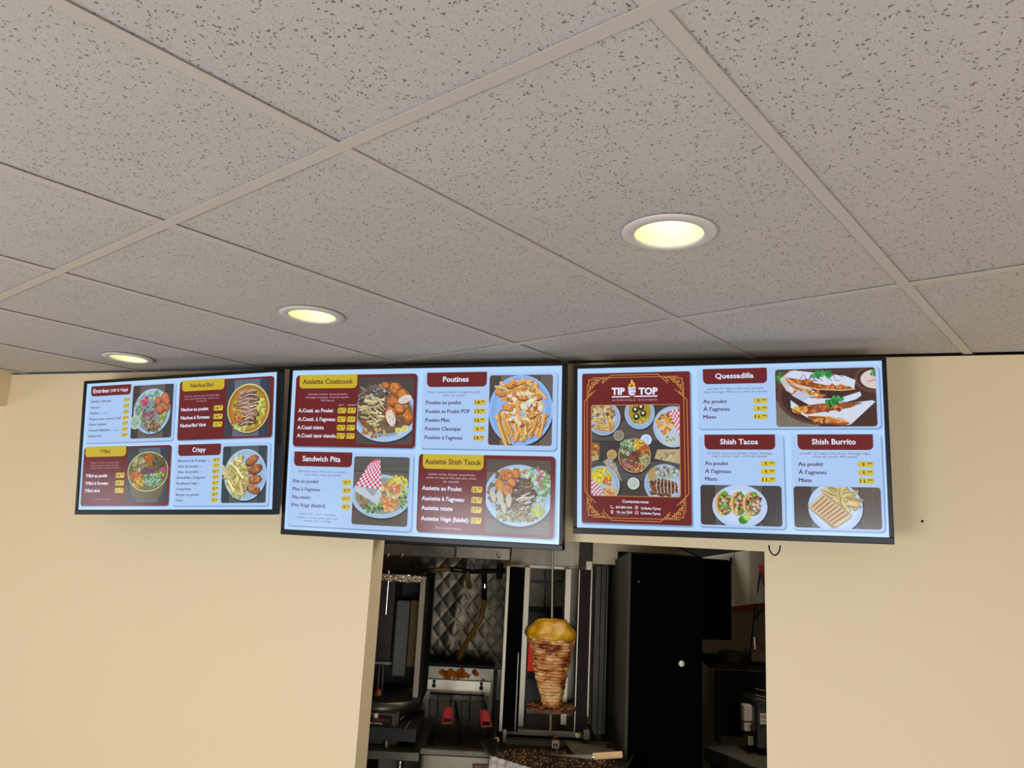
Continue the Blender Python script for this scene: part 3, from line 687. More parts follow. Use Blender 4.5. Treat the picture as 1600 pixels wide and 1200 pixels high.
    scatter(g, 500, 590, 60, 36, 110, 10, [(150, 176, 140), (186, 200, 200), (90, 120, 80), (160, 130, 150)]); shaved(g, 480, 670, 66, 44, 90, [(110, 70, 42), (140, 92, 56), (84, 52, 34)])
    for i in range(7): g.line([(450+i*18, 625), (444+i*20, 660), (452+i*18, 700)], 3.5, (206, 200, 200))
    g.clip = None
    g.text('Contactez-nous', 257, 401, 749, 15, TW, bold=.02)
    g.text('819 804-1414', 222, 310, 782, 13, TW, bold=.02); g.text('Grillades.Tiptop', 359, 467, 784, 12, TW, bold=.02)
    g.text('94, rue Child', 226, 311, 808, 13, TW, bold=.02); g.text('Grillades.Tiptop', 358, 466, 811, 12, TW, bold=.02); g.text('Coaticook, QC', 226, 296, 821, 6, (176, 130, 140))
    IC = (214, 190, 200)
    g.line([(193, 776), (196, 784), (203, 790)], 4, IC); g.line([(203, 790), (208, 785)], 4, IC); g.line([(193, 776), (197, 773)], 4, IC)
    g.ell(200, 806, 8, 8, IC, 14); g.poly([(193, 810), (207, 810), (200, 822)], IC); g.ell(200, 806, 3.5, 3.5, MAR, 10)
    g.ell(335, 781, 10, 10, IC, 20); g.ell(335, 781, 7.5, 7.5, MAR, 20); g.line([(336, 788), (336, 777), (340, 775)], 2.5, IC); g.line([(332, 782), (340, 782)], 2.5, IC)
    g.rrect(326, 799, 345, 818, 5, IC); g.rrect(328.5, 801.5, 342.5, 815.5, 4, MAR); g.ell(335.5, 808.5, 4.5, 4.5, IC, 14); g.ell(335.5, 808.5, 2.5, 2.5, MAR, 12)
    # quesadilla
    card(g, 672, 24, 1583, 350); tab(g, 701, 22, 1033, 102, 'Quessadilla', 766, 966, 27)
    desc(g, [("(tortilla 10\", Maya à l'ail, maïs, piments", 722, 1015, 131), ('doux fromage, 449 sauce, choix de viande)', 704, 1034, 149)], (56, 56, 86), 11)
    for t, x, y, p in (('Au poulet', 825, 200, '9'), ("À l'agneau", 838, 242, '9'), ('Mixte', 768, 285, '11')): g.text(t, 701, x, y, 20, TD, bold=.007); price(g, 961, 1036, y, p, 29, 17)
    wood(g, 1076, 35, 1566, 341, 16, [(84, 56, 44), (76, 50, 42), (64, 42, 38)], (.35, .7), True)
    g.poly([(1076, 200), (1130, 250), (1270, 320), (1300, 341), (1076, 341)], (104, 96, 88)); g.k += 1
    for i in range(26):
        for j in range(12): 
            if (i+j) % 2: g.poly([(1078+i*8, 240+j*8.5), (1085+i*8, 240+j*8.5), (1085+i*8, 247+j*8.5), (1078+i*8, 247+j*8.5)], jit((136, 126, 112), 14), lay=False)
    g.ell(1290, 180, 206, 150, (92, 56, 48)); g.ell(1294, 182, 190, 136, (60, 38, 34)); g.poly([(1320, 35), (1566, 35), (1566, 341), (1420, 341), (1440, 200), (1300, 60)], (70, 44, 38))
    g.ell(1560, 95, 96, 72, (96, 62, 50)); g.ell(1562, 92, 84, 60, (64, 42, 38)); g.ell(1566, 96, 72, 50, (214, 198, 194)); scatter(g, 1560, 66, 20, 12, 14, 8, [(60, 130, 60)]); g.line([(1530, 110), (1556, 100), (1580, 112)], 6, (190, 140, 130))
    scatter(g, 1100, 80, 26, 28, 30, 9, [(70, 130, 60), (50, 100, 46)])
    WHT, WH2 = (206, 214, 232), (180, 190, 212)
    g.poly([(1098, 88), (1150, 44), (1180, 40), (1260, 150), (1200, 190), (1130, 150)], (196, 190, 190))
    g.poly([(1130, 120), (1250, 190), (1380, 196), (1490, 160), (1496, 180), (1470, 200), (1360, 232), (1240, 226), (1160, 176)], WHT)
    g.poly([(1140, 110), (1230, 150), (1330, 176), (1290, 196), (1200, 170)], (176, 110, 60)); scatter(g, 1230, 166, 70, 20, 34, 9, [(206, 176, 120), (186, 110, 50), (220, 196, 140)])
    g.poly([(1124, 74), (1170, 42), (1420, 76), (1470, 100), (1462, 146), (1360, 150), (1180, 118)], WHT); g.poly([(1124, 76), (1190, 90), (1330, 124), (1440, 132), (1462, 146), (1400, 150), (1280, 142), (1140, 104)], (140, 70, 34))
    scatter(g, 1200, 104, 66, 14, 34, 10, [(186, 100, 44), (206, 130, 60), (120, 56, 30)]); scatter(g, 1350, 132, 80, 10, 30, 8, [(176, 90, 44), (206, 130, 70)])
    g.line([(1124, 74), (1180, 118), (1280, 144), (1400, 152), (1464, 146)], 5, (226, 196, 140))
    for _ in range(22): x = R.uniform(1190, 1440); g.line([(x, 60+R.uniform(0, 40)), (x+R.uniform(8, 26), 58+R.uniform(0, 46))], 3, (70, 60, 66))
    g.poly([(1160, 170), (1210, 206), (1260, 180), (1190, 150)], WH2); g.poly([(1150, 200), (1200, 240), (1480, 214), (1546, 206), (1560, 214), (1440, 330), (1400, 336), (1240, 300), (1150, 240)], WHT)
    g.poly([(1160, 238), (1300, 220), (1500, 216), (1440, 244), (1330, 262), (1230, 276), (1180, 262)], (150, 76, 34)); scatter(g, 1300, 246, 110, 16, 60, 11, [(196, 110, 46), (214, 150, 70), (130, 60, 30)]); scatter(g, 1200, 254, 34, 14, 20, 12, [(216, 160, 60), (186, 110, 40)])
    g.poly([(1230, 284), (1330, 286), (1440, 320), (1410, 338), (1320, 326), (1240, 304)], (140, 70, 36)); scatter(g, 1340, 308, 84, 12, 46, 9, [(196, 110, 50), (206, 150, 80), (110, 50, 30)])
    g.line([(1162, 240), (1230, 282), (1340, 288), (1442, 322)], 5, (226, 200, 160))
    for _ in range(10): x = R.uniform(1330, 1500); g.line([(x, 210+R.uniform(0, 14)), (x+20, 214+R.uniform(0, 16))], 3, (90, 76, 76))
    for x, y in ((1290, 66), (1330, 64), (1378, 200), (1350, 218)): scatter(g, x, y, 26, 16, 26, 10, [(40, 130, 60), (70, 160, 80), (30, 96, 46)], 1.3)
    g.clip = None
    # tacos and burrito
    for x0, x1, t, tx0, tx1, ds in ((672, 1108, 'Shish Tacos', 786, 980, [('(3 tacos, sauce aux piment, laitue, fromage', 720, 1051, 480), ('râpé, avocat, maïs, choix de viande)', 746, 1024, 496)]),
                                    (1146, 1579, 'Shish Burrito', 1248, 1460, [("(tortilla 10, maya à l'ail, frites, fromage râpé,", 1189, 1526, 480), ('choix de viande, 449 sauce)', 1251, 1463, 496)])):
        card(g, x0, 381, x1, 873); a = x0+32; tab(g, a, 381, a+361, 458, t, tx0, tx1, 27); desc(g, ds, (56, 56, 86), 11)
        for q, xe, y, p in (('Au poulet', a+122, 535, '9'), ("À l'agneau", a+134, 577, '9'), ('Mixte', a+64, 619, '11')): g.text(q, a+1, xe, y, 20, TD, bold=.007); price(g, a+287, a+361, y, p, 29, 17)
    wood(g, 679, 651, 1092, 862, 16, [(64, 54, 50), (88, 86, 88), (62, 58, 62)], (.18, .77)); g.ell(884, 768, 142, 118, (48, 42, 44)); g.ell(880, 762, 140, 114, (180, 202, 238)); g.ell(880, 762, 110, 88, (192, 212, 244))
    for x, w2, a in ((806, 40, .0), (880, 34, .1), (950, 42, -.1)):
        g.ell(x-8, 748, w2+6, 66, (206, 176, 116), 24); g.ell(x, 748, w2, 62, (150, 110, 70), 24); g.ell(x-w2*.5, 750, 8, 54, (222, 190, 120), 16)
        scatter(g, x+4, 744, w2*.8, 60, 74, 8, [(96, 160, 60), (150, 190, 90), (110, 46, 36), (206, 190, 196), (140, 70, 46), (70, 120, 40)])
    g.ell(896, 832, 24, 22, (60, 130, 40), 18); g.ell(914, 818, 22, 16, (150, 190, 90), 18, .6); g.ell(914, 817, 15, 10, (180, 210, 130), 14, .6)
    g.clip = None
    wood(g, 1151, 651, 1566, 862, 16, [(64, 54, 50), (96, 92, 92), (92, 84, 78)], (.20, .76)); g.ell(1354, 762, 132, 128, (48, 42, 44)); g.ell(1350, 756, 130, 126, (180, 202, 238)); g.ell(1350, 756, 108, 104, (194, 214, 244))
    sticks(g, 1380, 706, 74, 56, 70, 90, 9, [(206, 190, 130), (184, 166, 100), (222, 206, 150)], .7, 1.6)
    g.poly([(1216, 756), (1290, 684), (1316, 692), (1432, 796), (1420, 812), (1352, 860), (1330, 862)], (168, 150, 116)); g.poly([(1222, 754), (1290, 688), (1428, 798), (1350, 852)], (206, 198, 168))
    for i in range(8):
        t = i/8; a = Vector((1232, 752)).lerp(Vector((1344, 844)), t+.05); b = Vector((1290, 696)).lerp(Vector((1416, 794)), t+.05); g.line([a, b], 7, (164, 106, 56)); g.line([a+Vector((5, 4)), b+Vector((5, 4))], 3, (190, 140, 90))
    g.clip = None
    return g

# Television sizes and poses: screen width, centre, yaw, backward tilt, roll
def television(W, pos, yaw, tilt, roll, pic, label):
    Hh = W*9/16
    t = bpy.data.objects.new('menu_television', None); t.empty_display_size = .1; C.objects.link(t)
    t.matrix_world = Matrix.Translation(pos) @ Matrix.Rotation(yaw, 4, 'Z') @ Matrix.Rotation(tilt, 4, 'X') @ Matrix.Rotation(-roll, 4, 'Y')
    tag(t, label, 'television', 'menu televisions on the front wall')
    a, b, sd, bt, dp = W/2, Hh/2, .013, .020, .030
    bz = MB()
    bz.box(-a-sd, a+sd, -.006, dp, b, b+sd); bz.box(-a-sd, a+sd, -.006, dp, -b-bt, -b)
    bz.box(-a-sd, -a, -.006, dp, -b, b); bz.box(a, a+sd, -.006, dp, -b, b)
    bz.build('bezel', M['bezel'], t, bevel=.002)
    MB().box(-a, a, .004, dp, -b, b).build('display_panel', M['tvback'], t)
    MB().box(-a*.80, a*.80, dp, dp+.028, -b*.86, b*.62).build('back_cover', M['tvback'], t, bevel=.008)
    pic(W).build(t)
    wy = WY-pos[1]
    for z in (.10, -.14):                       # arms of the wall bracket
        mb = MB(); mb.box(-a*.45, a*.45, dp+.028, dp+.046, z-.018, z+.018)
        mb.box(-.03, .03, dp+.046, wy-.022, z-.02, z+.02)
        mb.build('bracket_arm', M['bracket'], t)
    MB().box(-.14, .14, wy-.022, wy-.012, -.24, .18).build('wall_plate', M['bracket'], t)
    return t
tvL = television(.9415, (-2.2506, 2.5469, CZ+.3011), .0026, .0682, .0393, picture_left, 'left-hand menu screen, slightly turned, listing Entrées, Nachos and Crispy dishes')
tvC = television(1.100, (-1.2075, 2.604, CZ+.2902), -.0098, .0908, -.0031, picture_centre, 'largest middle menu screen with Poutines and Sandwich Pita panels, hanging partly over the kitchen opening')
tvR = television(.9415, (-.1111, 2.5296, CZ+.3103), .021, .0807, .0137, picture_right, 'right-hand menu screen with dark red logo panel and Quessadilla picture')
# ------------------------------------------------------------------ kitchen behind the opening
# Kitchen things stand square to a line turned 18 degrees from the front wall; (u, d, z) are metres in that frame.
fh = Vector((sy, cy, 0))
def world(u, d, z): return rt0*u + fh*d + Vector((0, 0, z))
def at(px, py, d):
    r = fwd + rt*((px-800)/F) + up*((600-py)/F); P = r*(d/r.dot(fh)); return Vector((P.dot(rt0), d, P.z+CZ))
def span(x0, y0, x1, y1, d):
    """u0, u1, z0, z1 of a rectangle seen at distance d"""
    my, mx = (y0+y1)/2, (x0+x1)/2
    return at(x0, my, d).x, at(x1, my, d).x, at(mx, y1, d).z, at(mx, y0, d).z
class K:
    def __init__(s, name, label, cat, base, group=None):
        s.b = Vector(base); s.o = thing(name, label, cat, world(*base), -YAW, group)
    def part(s, mb, name, m, bevel=0.0, parent=None, label=None):
        o = mb.build(name, m, s.o if parent is None else parent, s.b, bevel)
        if label: o['label'] = label
        return o
def kbox(x0, y0, x1, y1, d, th, mb=None):
    u0, u1, z0, z1 = span(x0, y0, x1, y1, d); mb = mb or MB(); return mb.box(u0, u1, d, d+th, z0, z1)
def kobj(mb, name, m, label, cat, bevel=0.0, group=None):
    """a one-mesh thing"""
    vs = [Vector(v) for v in mb.v]; b = Vector((sum(v.x for v in vs)/len(vs), sum(v.y for v in vs)/len(vs), min(v.z for v in vs)))
    o = mb.build(name, m, None, b, bevel); o.location = world(*b); o.rotation_euler = (0, 0, -YAW); return tag(o, label, cat, group)

M['steel'] = mat('stainless_steel', (104, 99, 86), 0.36, 0.9, var=.45, vscale=6, bump=.05, stretch=(1, 1, .3))
M['steel_d'] = mat('grimy_steel', (84, 78, 66), 0.4, 0.8, var=.5, vscale=9)
M['steel_b'] = mat('bright_steel', (126, 118, 102), 0.36, 0.85, var=.15, vscale=5)
M['black'] = mat('black_enamel', (5, 5, 5), 0.6, spec=.2)
M['blackg'] = mat('black_gloss_door', (1, 1, 1), 0.9, spec=.02)
M['iron'] = mat('dark_burner_box', (26, 23, 20), 0.6, var=.5, vscale=20)
M['grey_p'] = mat('grey_panel', (112, 110, 100), 0.6, var=.1)
M['gdark'] = mat('dark_grey_panel', (34, 33, 29), 0.8, spec=.1)
M['hose'] = mat('yellow_gas_hose', (120, 90, 12), 0.45)
M['grease'] = mat('greasy_steel', (150, 150, 134), 0.4, 0.6, rgb2=(120, 112, 92), vscale=9)
M['foil'] = mat('crumpled_foil', (226, 220, 206), 0.22, 1.0, bump=1.0, bscale=90)
M['redp'] = mat('red_rubber', (172, 34, 38), 0.45)
M['redd'] = mat('dark_red_enamel', (44, 10, 10), 0.5)
M['beige'] = mat('beige_board', (140, 118, 76), 0.7, var=.15)
M['white'] = mat('white_plastic', (206, 200, 190), 0.45)
M['wood'] = mat('pale_wood_handle', (206, 170, 118), 0.5, var=.15, vscale=20, stretch=(1, 1, 6))
M['chrome'] = mat('chrome', (220, 218, 212), 0.12, 1.0)
M['oil'] = mat('frying_oil', (40, 20, 8), 0.1, var=.4, vscale=14)
M['crumb'] = mat('browned_meat_bits', (196, 140, 78), 0.6, rgb2=(78, 40, 18), vscale=120)
M['glow'] = mat('glowing_burner', (60, 8, 6), 0.7, emit=(255, 60, 50), estr=.85)
M['glass_d'] = mat('smoked_glass', (2, 2, 1), 0.8, spec=.02)
M['cloth'] = mat('waffle_paper', (190, 186, 176), 0.7, rgb2=(130, 126, 116), vscale=60)
M['sticker'] = mat('paper_sticker', (206, 200, 190), 0.6)
M['ink'] = mat('red_ink', (150, 24, 24), 0.6)
M['inkg'] = mat('grey_ink', (120, 120, 116), 0.6)

# shell of the kitchen
def kwall(u0, u1, d0, d1, name, m, z0=0, z1=None):
    mb = MB().box(u0, u1, d0, d1, z0, CEIL+.12 if z1 is None else z1)
    o = mb.build(name, m); o.rotation_euler = (0, 0, -YAW); return struct(o)
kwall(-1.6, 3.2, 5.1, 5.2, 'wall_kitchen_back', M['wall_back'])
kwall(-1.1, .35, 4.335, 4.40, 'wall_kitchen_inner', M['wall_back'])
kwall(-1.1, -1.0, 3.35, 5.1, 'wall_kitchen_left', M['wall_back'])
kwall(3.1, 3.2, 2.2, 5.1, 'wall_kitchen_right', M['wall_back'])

# quilted steel splash sheet: one embossed sheet
u0, u1, z0, z1 = span(640, 862, 800, 1052, 4.3)
nx, nz = 108, 150; vs = []; fs = []
for j in range(nz+1):
    for i in range(nx+1):
        u = u0+(u1-u0)*i/nx; z = z0+(z1-z0)*j/nz; a = .5*(u/.040+z/.050); b = .5*(u/.040-z/.050)
        h = min(abs(math.sin(math.pi*a)), abs(math.sin(math.pi*b))); vs.append((u, 4.3-.0034*(h**.5)-.012*math.exp(-((u-u0-.26-.05*math.sin(z*4))/.03)**2)*0.4, z))
for j in range(nz):
    for i in range(nx): k = j*(nx+1)+i; fs.append((k, k+1, k+nx+2, k+nx+1))
qt = K('splash_panel', 'quilted stainless steel sheet with diamond pattern on the wall behind the fryer', 'wall panel', (u0+.2, 4.3, z0))
qt.part(MB().add(vs, fs, 0, True), 'quilted_sheet', M['steel_q'] if 'steel_q' in M else mat('quilted_steel', (96, 88, 72), 0.36, 0.85, var=.5, vscale=4))
qt.part(MB().box(u0, u1, 4.302, 4.33, z0, z1), 'backing_board', M['black'])

# extraction hood
hd = K('exhaust_hood', 'stainless extraction hood with greasy front strip across top of the kitchen opening', 'hood', at(700, 878, 3.5))
ua, ub, _, _ = span(560, 860, 797, 880, 3.5)
for n_, (xa, xb) in enumerate(((560, 710.5), (712, 797))):
    a, b, za, zb = span(xa, 0, xb, 10, 3.5)[0], span(xa, 0, xb, 10, 3.5)[1], 0, 0
    a = at(xa, 868, 3.5); b = at(xb, 868, 3.5); zl = at((xa+xb)/2, 874 if n_ else 869, 3.5).z
    hd.part(MB().box(a.x, b.x, 3.5, 3.53, zl, zl+.052), 'front_strip', M['steel_d'] if n_ == 0 else M['steel'], .003)
hd.part(MB().box(ua, ub, 3.52, 4.25, 1.90, 2.35), 'canopy', M['black'])
hd.part(MB().box(ua, ub, 3.515, 3.545, 1.888, 2.30), 'canopy_front', M['iron'])
e0 = at(797.5, 882, 3.62); e1 = at(905, 884, 3.62)
hd.part(MB().box(e0.x, e1.x, 3.62, 3.95, e0.z, e0.z+.24), 'end_box', M['steel'], .003)
hd.part(MB().box(e0.x-.0, e1.x, 3.61, 3.62, e0.z-.012, e0.z+.004), 'drip_lip', M['steel_b'], .002)
for x in (606, 628, 779): 
    p = at(x, 868, 3.49); hd.part(MB().lathe([(.0, -.012), (.006, -.010), (.008, 0), (.006, .01), (0, .012)], p, 10), 'rivet', M['steel_b'])

# gas pipes and hoses
gp = K('gas_pipe', 'black gas pipe with valves running along the top of the quilted steel', 'pipe', at(720, 892, 4.1))
gp.part(MB().path([at(700, 889, 4.1), at(735, 893, 4.1), at(790, 892, 4.1)], .012), 'pipe', M['black'])
gp.part(MB().path([at(757, 893, 4.1), at(757, 940, 4.08)], .013), 'valve_body', M['black'])
gp.part(MB().path([at(782, 880, 4.08), at(780, 905, 4.08)], .016), 'elbow', M['black'])
gp.part(MB().path([at(757.5, 912, 4.06), at(757.5, 919, 4.06)], .012), 'fitting', M['chrome'])
gp.part(MB().path([at(708, 889, 4.085), at(722, 891, 4.085)], .014), 'fitting', M['steel_d'])
def catmull(P, n=6):
    out = []
    for i in range(len(P)-1):
        p0, p1, p2, p3 = P[max(i-1, 0)], P[i], P[i+1], P[min(i+2, len(P)-1)]
        for k in range(n):
            t = k/n; out.append(.5*((2*p1)+(p2-p0)*t+(2*p0-5*p1+4*p2-p3)*t*t+(3*p1-p0-3*p2+p3)*t**3))
    return out+[P[-1]]
kobj(MB().path(catmull([at(*p) for p in ((757, 938, 4.06), (755, 952, 4.05), (750, 968, 4.04), (740, 985, 4.06), (728, 1005, 4.09), (717, 1030, 4.13), (712, 1056, 4.15))]), .0125, 10), 'gas_hose', M['hose'], 'long yellow gas hose curving down across the quilted steel', 'hose')
kobj(MB().path(catmull([at(*p) for p in ((645, 899, 4.06), (665, 893, 4.06), (685, 890, 4.07), (703, 889, 4.08))]), .0125, 10), 'gas_hose', M['hose'], 'short yellow hose running level above the left broiler', 'hose')
kobj(MB().path(catmull([at(*p) for p in ((731, 893, 4.1), (731, 905, 4.1), (734, 918, 4.14))]), .0125, 10), 'gas_hose', M['hose'], 'stub of yellow hose hanging from the middle of the black pipe', 'hose')

# left broiler, empty
lb = K('vertical_broiler', 'left-hand empty vertical broiler with foil strip on top and round drip pan', 'broiler', at(615, 1160, 3.5), 'vertical broilers')
lb.part(kbox(560, 900, 655, 1075, 3.98, .05), 'back_panel', M['iron'])
lb.part(kbox(560, 905, 614, 1030, 3.90, .05), 'burner_panel', M['redd'])
lb.part(kbox(560, 897, 654, 908, 3.62, .35), 'top_deck', M['steel_d'])
fo = MB(); fa = at(597, 902, 3.6); fb = at(660, 902, 3.6); n = 44; vs = []; fs = []
for i in range(n+1):
    for j in range(8): vs.append((fa.x+(fb.x-fa.x)*i/n, 3.60+R.uniform(-.006, .006), fa.z-.016+.032*j/7+R.uniform(-.003, .003)))
for i in range(n):
    for j in range(7): k = i*8+j; fs.append((k, k+8, k+9, k+1))
lb.part(fo.add(vs, fs), 'foil_strip', M['foil'], label='crumpled shiny aluminium foil strip')
lb.part(kbox(650, 900, 659, 1108, 3.62, .05), 'right_post', M['steel_b'], .002)
lb.part(kbox(655, 900, 664, 1100, 3.66, .3), 'side_panel', M['gdark'])
lb.part(kbox(616, 938, 637, 1057, 3.86, .03), 'burner_shield', M['grey_p'], .006)
lb.part(kbox(639, 938, 652, 1042, 3.84, .03), 'burner_shield', M['beige'], .003)
lb.part(kbox(612, 908, 628, 938, 3.93, .02), 'burner_shield', M['gdark'])
lb.part(MB().bar(at(608, 893, 3.62), at(603, 960, 3.62), .005).lathe([(0, -.008), (.007, -.004), (.008, 0), (.006, .006), (0, .008)], at(608, 892, 3.62), 10), 'upper_spit', M['chrome'])
lb.part(MB().box(*[span(576, 1046, 610, 1049, 3.6)[i] for i in (0, 1)], 3.6, 3.62, span(576, 1034, 610, 1038, 3.6)[2], span(576, 1034, 610, 1038, 3.6)[3]), 'cross_bar', M['steel_b'])
lb.part(MB().bar(at(593, 1037, 3.6), at(590, 1082, 3.6), .004).bar(at(599, 1037, 3.6), at(597, 1080, 3.6), .004), 'spit_fork', M['steel_d'])
pc_ = at(597, 1089, 3.66)
lb.part(MB().lathe([(0, .0), (.03, .0), (.16, -.004), (.168, .010), (.172, .010), (.17, -.03), (.155, -.046), (0, -.046)], pc_, 48), 'drip_pan', M['steel'])
lb.part(MB().lathe([(.018, 0), (.016, .012), (.006, .026), (0, .028)], at(591, 1086, 3.6), 16), 'spit_socket', mat('copper_socket', (150, 78, 36), .4, .7))
lb.part(kbox(560, 1110, 622, 1168, 3.50, .28), 'motor_box', M['steel_d'], .003)
lb.part(kbox(560, 1137, 650, 1158, 3.46, .36), 'lower_tray', M['iron'], .002)
pl = lb.part(kbox(560, 1113, 619, 1138, 3.485, .012), 'name_plate', M['steel_d'], .002)
u0, u1, z0, z1 = span(570, 1118, 612, 1136, 3.48)
lb.part(MB().box(u0-.06, u1, 3.478, 3.486, z0, z1), 'plate_face', M['black'], 0, pl)
def ktext(K_, s, x0, x1, yc, d, h, m, parent=None, name='lettering'):
    vs, ts = glyphs(s, .02, 0); a = min(v[0] for v in vs); b = max(v[0] for v in vs); A = at(x0, yc, d); B = at(x1, yc, d); k = h/cap(); kx = (B.x-A.x)/(b-a)
    mb = MB().add([(A.x+(v[0]-a)*kx, d, A.z-h/2+v[1]*k) for v in vs], [list(t) for t in ts])
    o = mb.build(name, m, parent if parent is not None else K_.o, K_.b, recalc=False); return o
ktext(lb, 'WINCO', 583, 609, 1124.5, 3.477, .011, M['ink'], pl)
ktext(lb, 'FIRE SIGNAL', 576, 598, 1129.5, 3.477, .006, M['sticker'], pl)
lb.part(MB().lathe([(.010, 0), (.010, .012), (.008, .016), (0, .016)], at(587, 1121, 3.47), 14), 'knob', M['white'])
lb.part(MB().bar(at(604, 1156, 3.46), at(603, 1172, 3.46), .014, 14), 'drain_tube', M['steel'])
lb.part(MB().bar(at(641, 1127, 3.45), at(630, 1143, 3.42), .004).bar(at(632, 1118, 3.45), at(626, 1124, 3.45), .004), 'lever', M['steel'])

# shelf that carries it
sh = K('steel_counter', 'steel counter under the left-hand broiler with thick front edge', 'counter', at(615, 1200, 3.4))
u0, u1, z0, z1 = span(545, 1173, 655, 1187, 3.4)
sh.part(MB().box(u0, u1, 3.4, 4.1, z1-.006, z1), 'counter_top', M['steel_d'], .002)
sh.part(MB().box(u0, u1, 3.395, 3.41, z0, z1), 'front_edge', M['steel'], .002)
sh.part(MB().box(u1-.03, u1-.0, 3.42, 4.08, 0, z0), 'side_panel', M['gdark']); sh.part(MB().box(u0, u0+.03, 3.42, 4.08, 0, z0), 'side_panel', M['gdark'])
kv = kobj(MB().lathe([(0, -.02), (.012, -.018), (.016, -.004), (.012, .008), (.016, .018), (.01, .03), (0, .032)], at(625, 1197, 3.5), 14), 'valve_knob', M['chrome'], 'small chrome valve under the steel counter edge', 'knob')
kv.location = world(at(625, 1197, 3.5).x, 3.5, at(625, 1197, 3.5).z-.02)

# deep fryer
fr = K('deep_fryer', 'steel deep fryer with orange grease stains on its splashback', 'fryer', (at(710, 1180, 3.6).x, 3.6, 0))
u0, u1, z0, z1 = span(655, 1175, 770, 1180, 3.5); ztop = at(712, 1169, 3.5).z
fr.part(MB().box(u0, u1, 3.5, 3.53, .12, ztop-.03), 'front_panel', M['steel_b'], .003)
fr.part(MB().box(u0, u1, 3.48, 3.52, ztop-.03, ztop), 'front_rim', M['steel'], .006)
fr.part(MB().box(u0, u0+.02, 3.5, 4.05, .12, ztop), 'side_panel', M['steel']); fr.part(MB().box(u1-.02, u1, 3.5, 4.05, .12, ztop), 'side_panel', M['steel_d'])
fr.part(MB().box(u0+.02, u1-.02, 3.52, 4.02, ztop-.08, ztop-.07), 'oil', M['oil'])
fr.part(MB().box(u0+.02, u1-.02, 3.53, 4.02, .12, ztop-.12), 'vat', M['gdark'])
b0, b1, bz0, bz1 = span(661, 1042, 771, 1098, 4.02)
fr.part(MB().box(b0, b1, 4.02, 4.06, ztop-.07, bz1), 'splashback', M['grease'], .003, label='splashback with orange grease stains')
mb = MB()
for x, y, r in ((690, 1050, 5), (697, 1053, 7), (704, 1051, 6), (711, 1054, 6), (700, 1057, 6), (720, 1050, 6), (724, 1054, 6), (716, 1057, 4), (731, 1056, 4), (742, 1051, 5), (745, 1054, 4), (722, 1047, 4), (755, 1063, 3)):
    c = at(x, y, 4.018); mb.add([(c.x+r*4/F*R.uniform(.7, 1.25)*math.cos(t*math.pi/6), 4.0185-R.uniform(0, .0006), c.z+r*4/F*R.uniform(.6, 1.1)*math.sin(t*math.pi/6)) for t in range(12)], [list(range(12))])
fr.part(mb, 'grease_stain', mat('orange_grease', (196, 112, 8), .7, rgb2=(112, 52, 4), vscale=40, spec=.1), label='orange grease stains')['kind'] = 'stuff'
fr.part(MB().box(b0-.0, b1, 4.0, 4.10, bz1, bz1+.016), 'top_cap', M['black'])
h0, h1, hz0, hz1 = span(664, 1063, 767, 1082, 4.0)
fr.part(MB().box(h0, h1, 4.0, 4.018, hz0, hz1).box(h0, h1, 3.96, 4.005, hz0, hz0+.006), 'hanger_plate', mat('bright_hanger_steel', (196, 188, 166), .35, .7, var=.2), .002)
for x, y in ((678, 1068), (752, 1072)):
    p = at(x, y, 3.995); mb = MB(); 
    for dz, r in ((.010, .008), (-.010, .010)): mb.lathe([(0, 0)], p, 3) if 0 else None; mb.add([(p.x+r*math.cos(k*math.pi/7), 3.9985, p.z+dz+r*math.sin(k*math.pi/7)) for k in range(14)], [list(range(14))])
    mb.box(p.x-.004, p.x+.004, 3.9984, 3.9995, p.z-.01, p.z+.012); fr.part(mb, 'key_hole', M['black'])
fr.part(MB().bar(at(672, 1083, 3.95), at(757, 1087, 3.95), .004), 'hanging_rail', M['black'])
bd = fr.part(kbox(738, 1194, 768, 1206, 3.495, .004), 'badge', M['redd'])
ktext(fr, 'PITCO', 742, 764, 1199.5, 3.494, .016, mat('badge_letters', (170, 60, 60), .5), bd)
fr.part(MB().bar(at(776, 1156, 3.45), at(776, 1156, 3.49), .011, 12), 'thermostat_knob', M['chrome'])
s0, s1, sz0, sz1 = span(776, 1045, 787, 1095, 4.0)
kobj(MB().box(s0, s1, 4.0, 4.03, sz0, sz1).box(s0+.008, s0+.014, 3.995, 4.0, sz0+.02, sz0+.09), 'steel_flashing', M['steel'], 'narrow steel flashing strip between the fryer and the right broiler', 'flashing', .002)
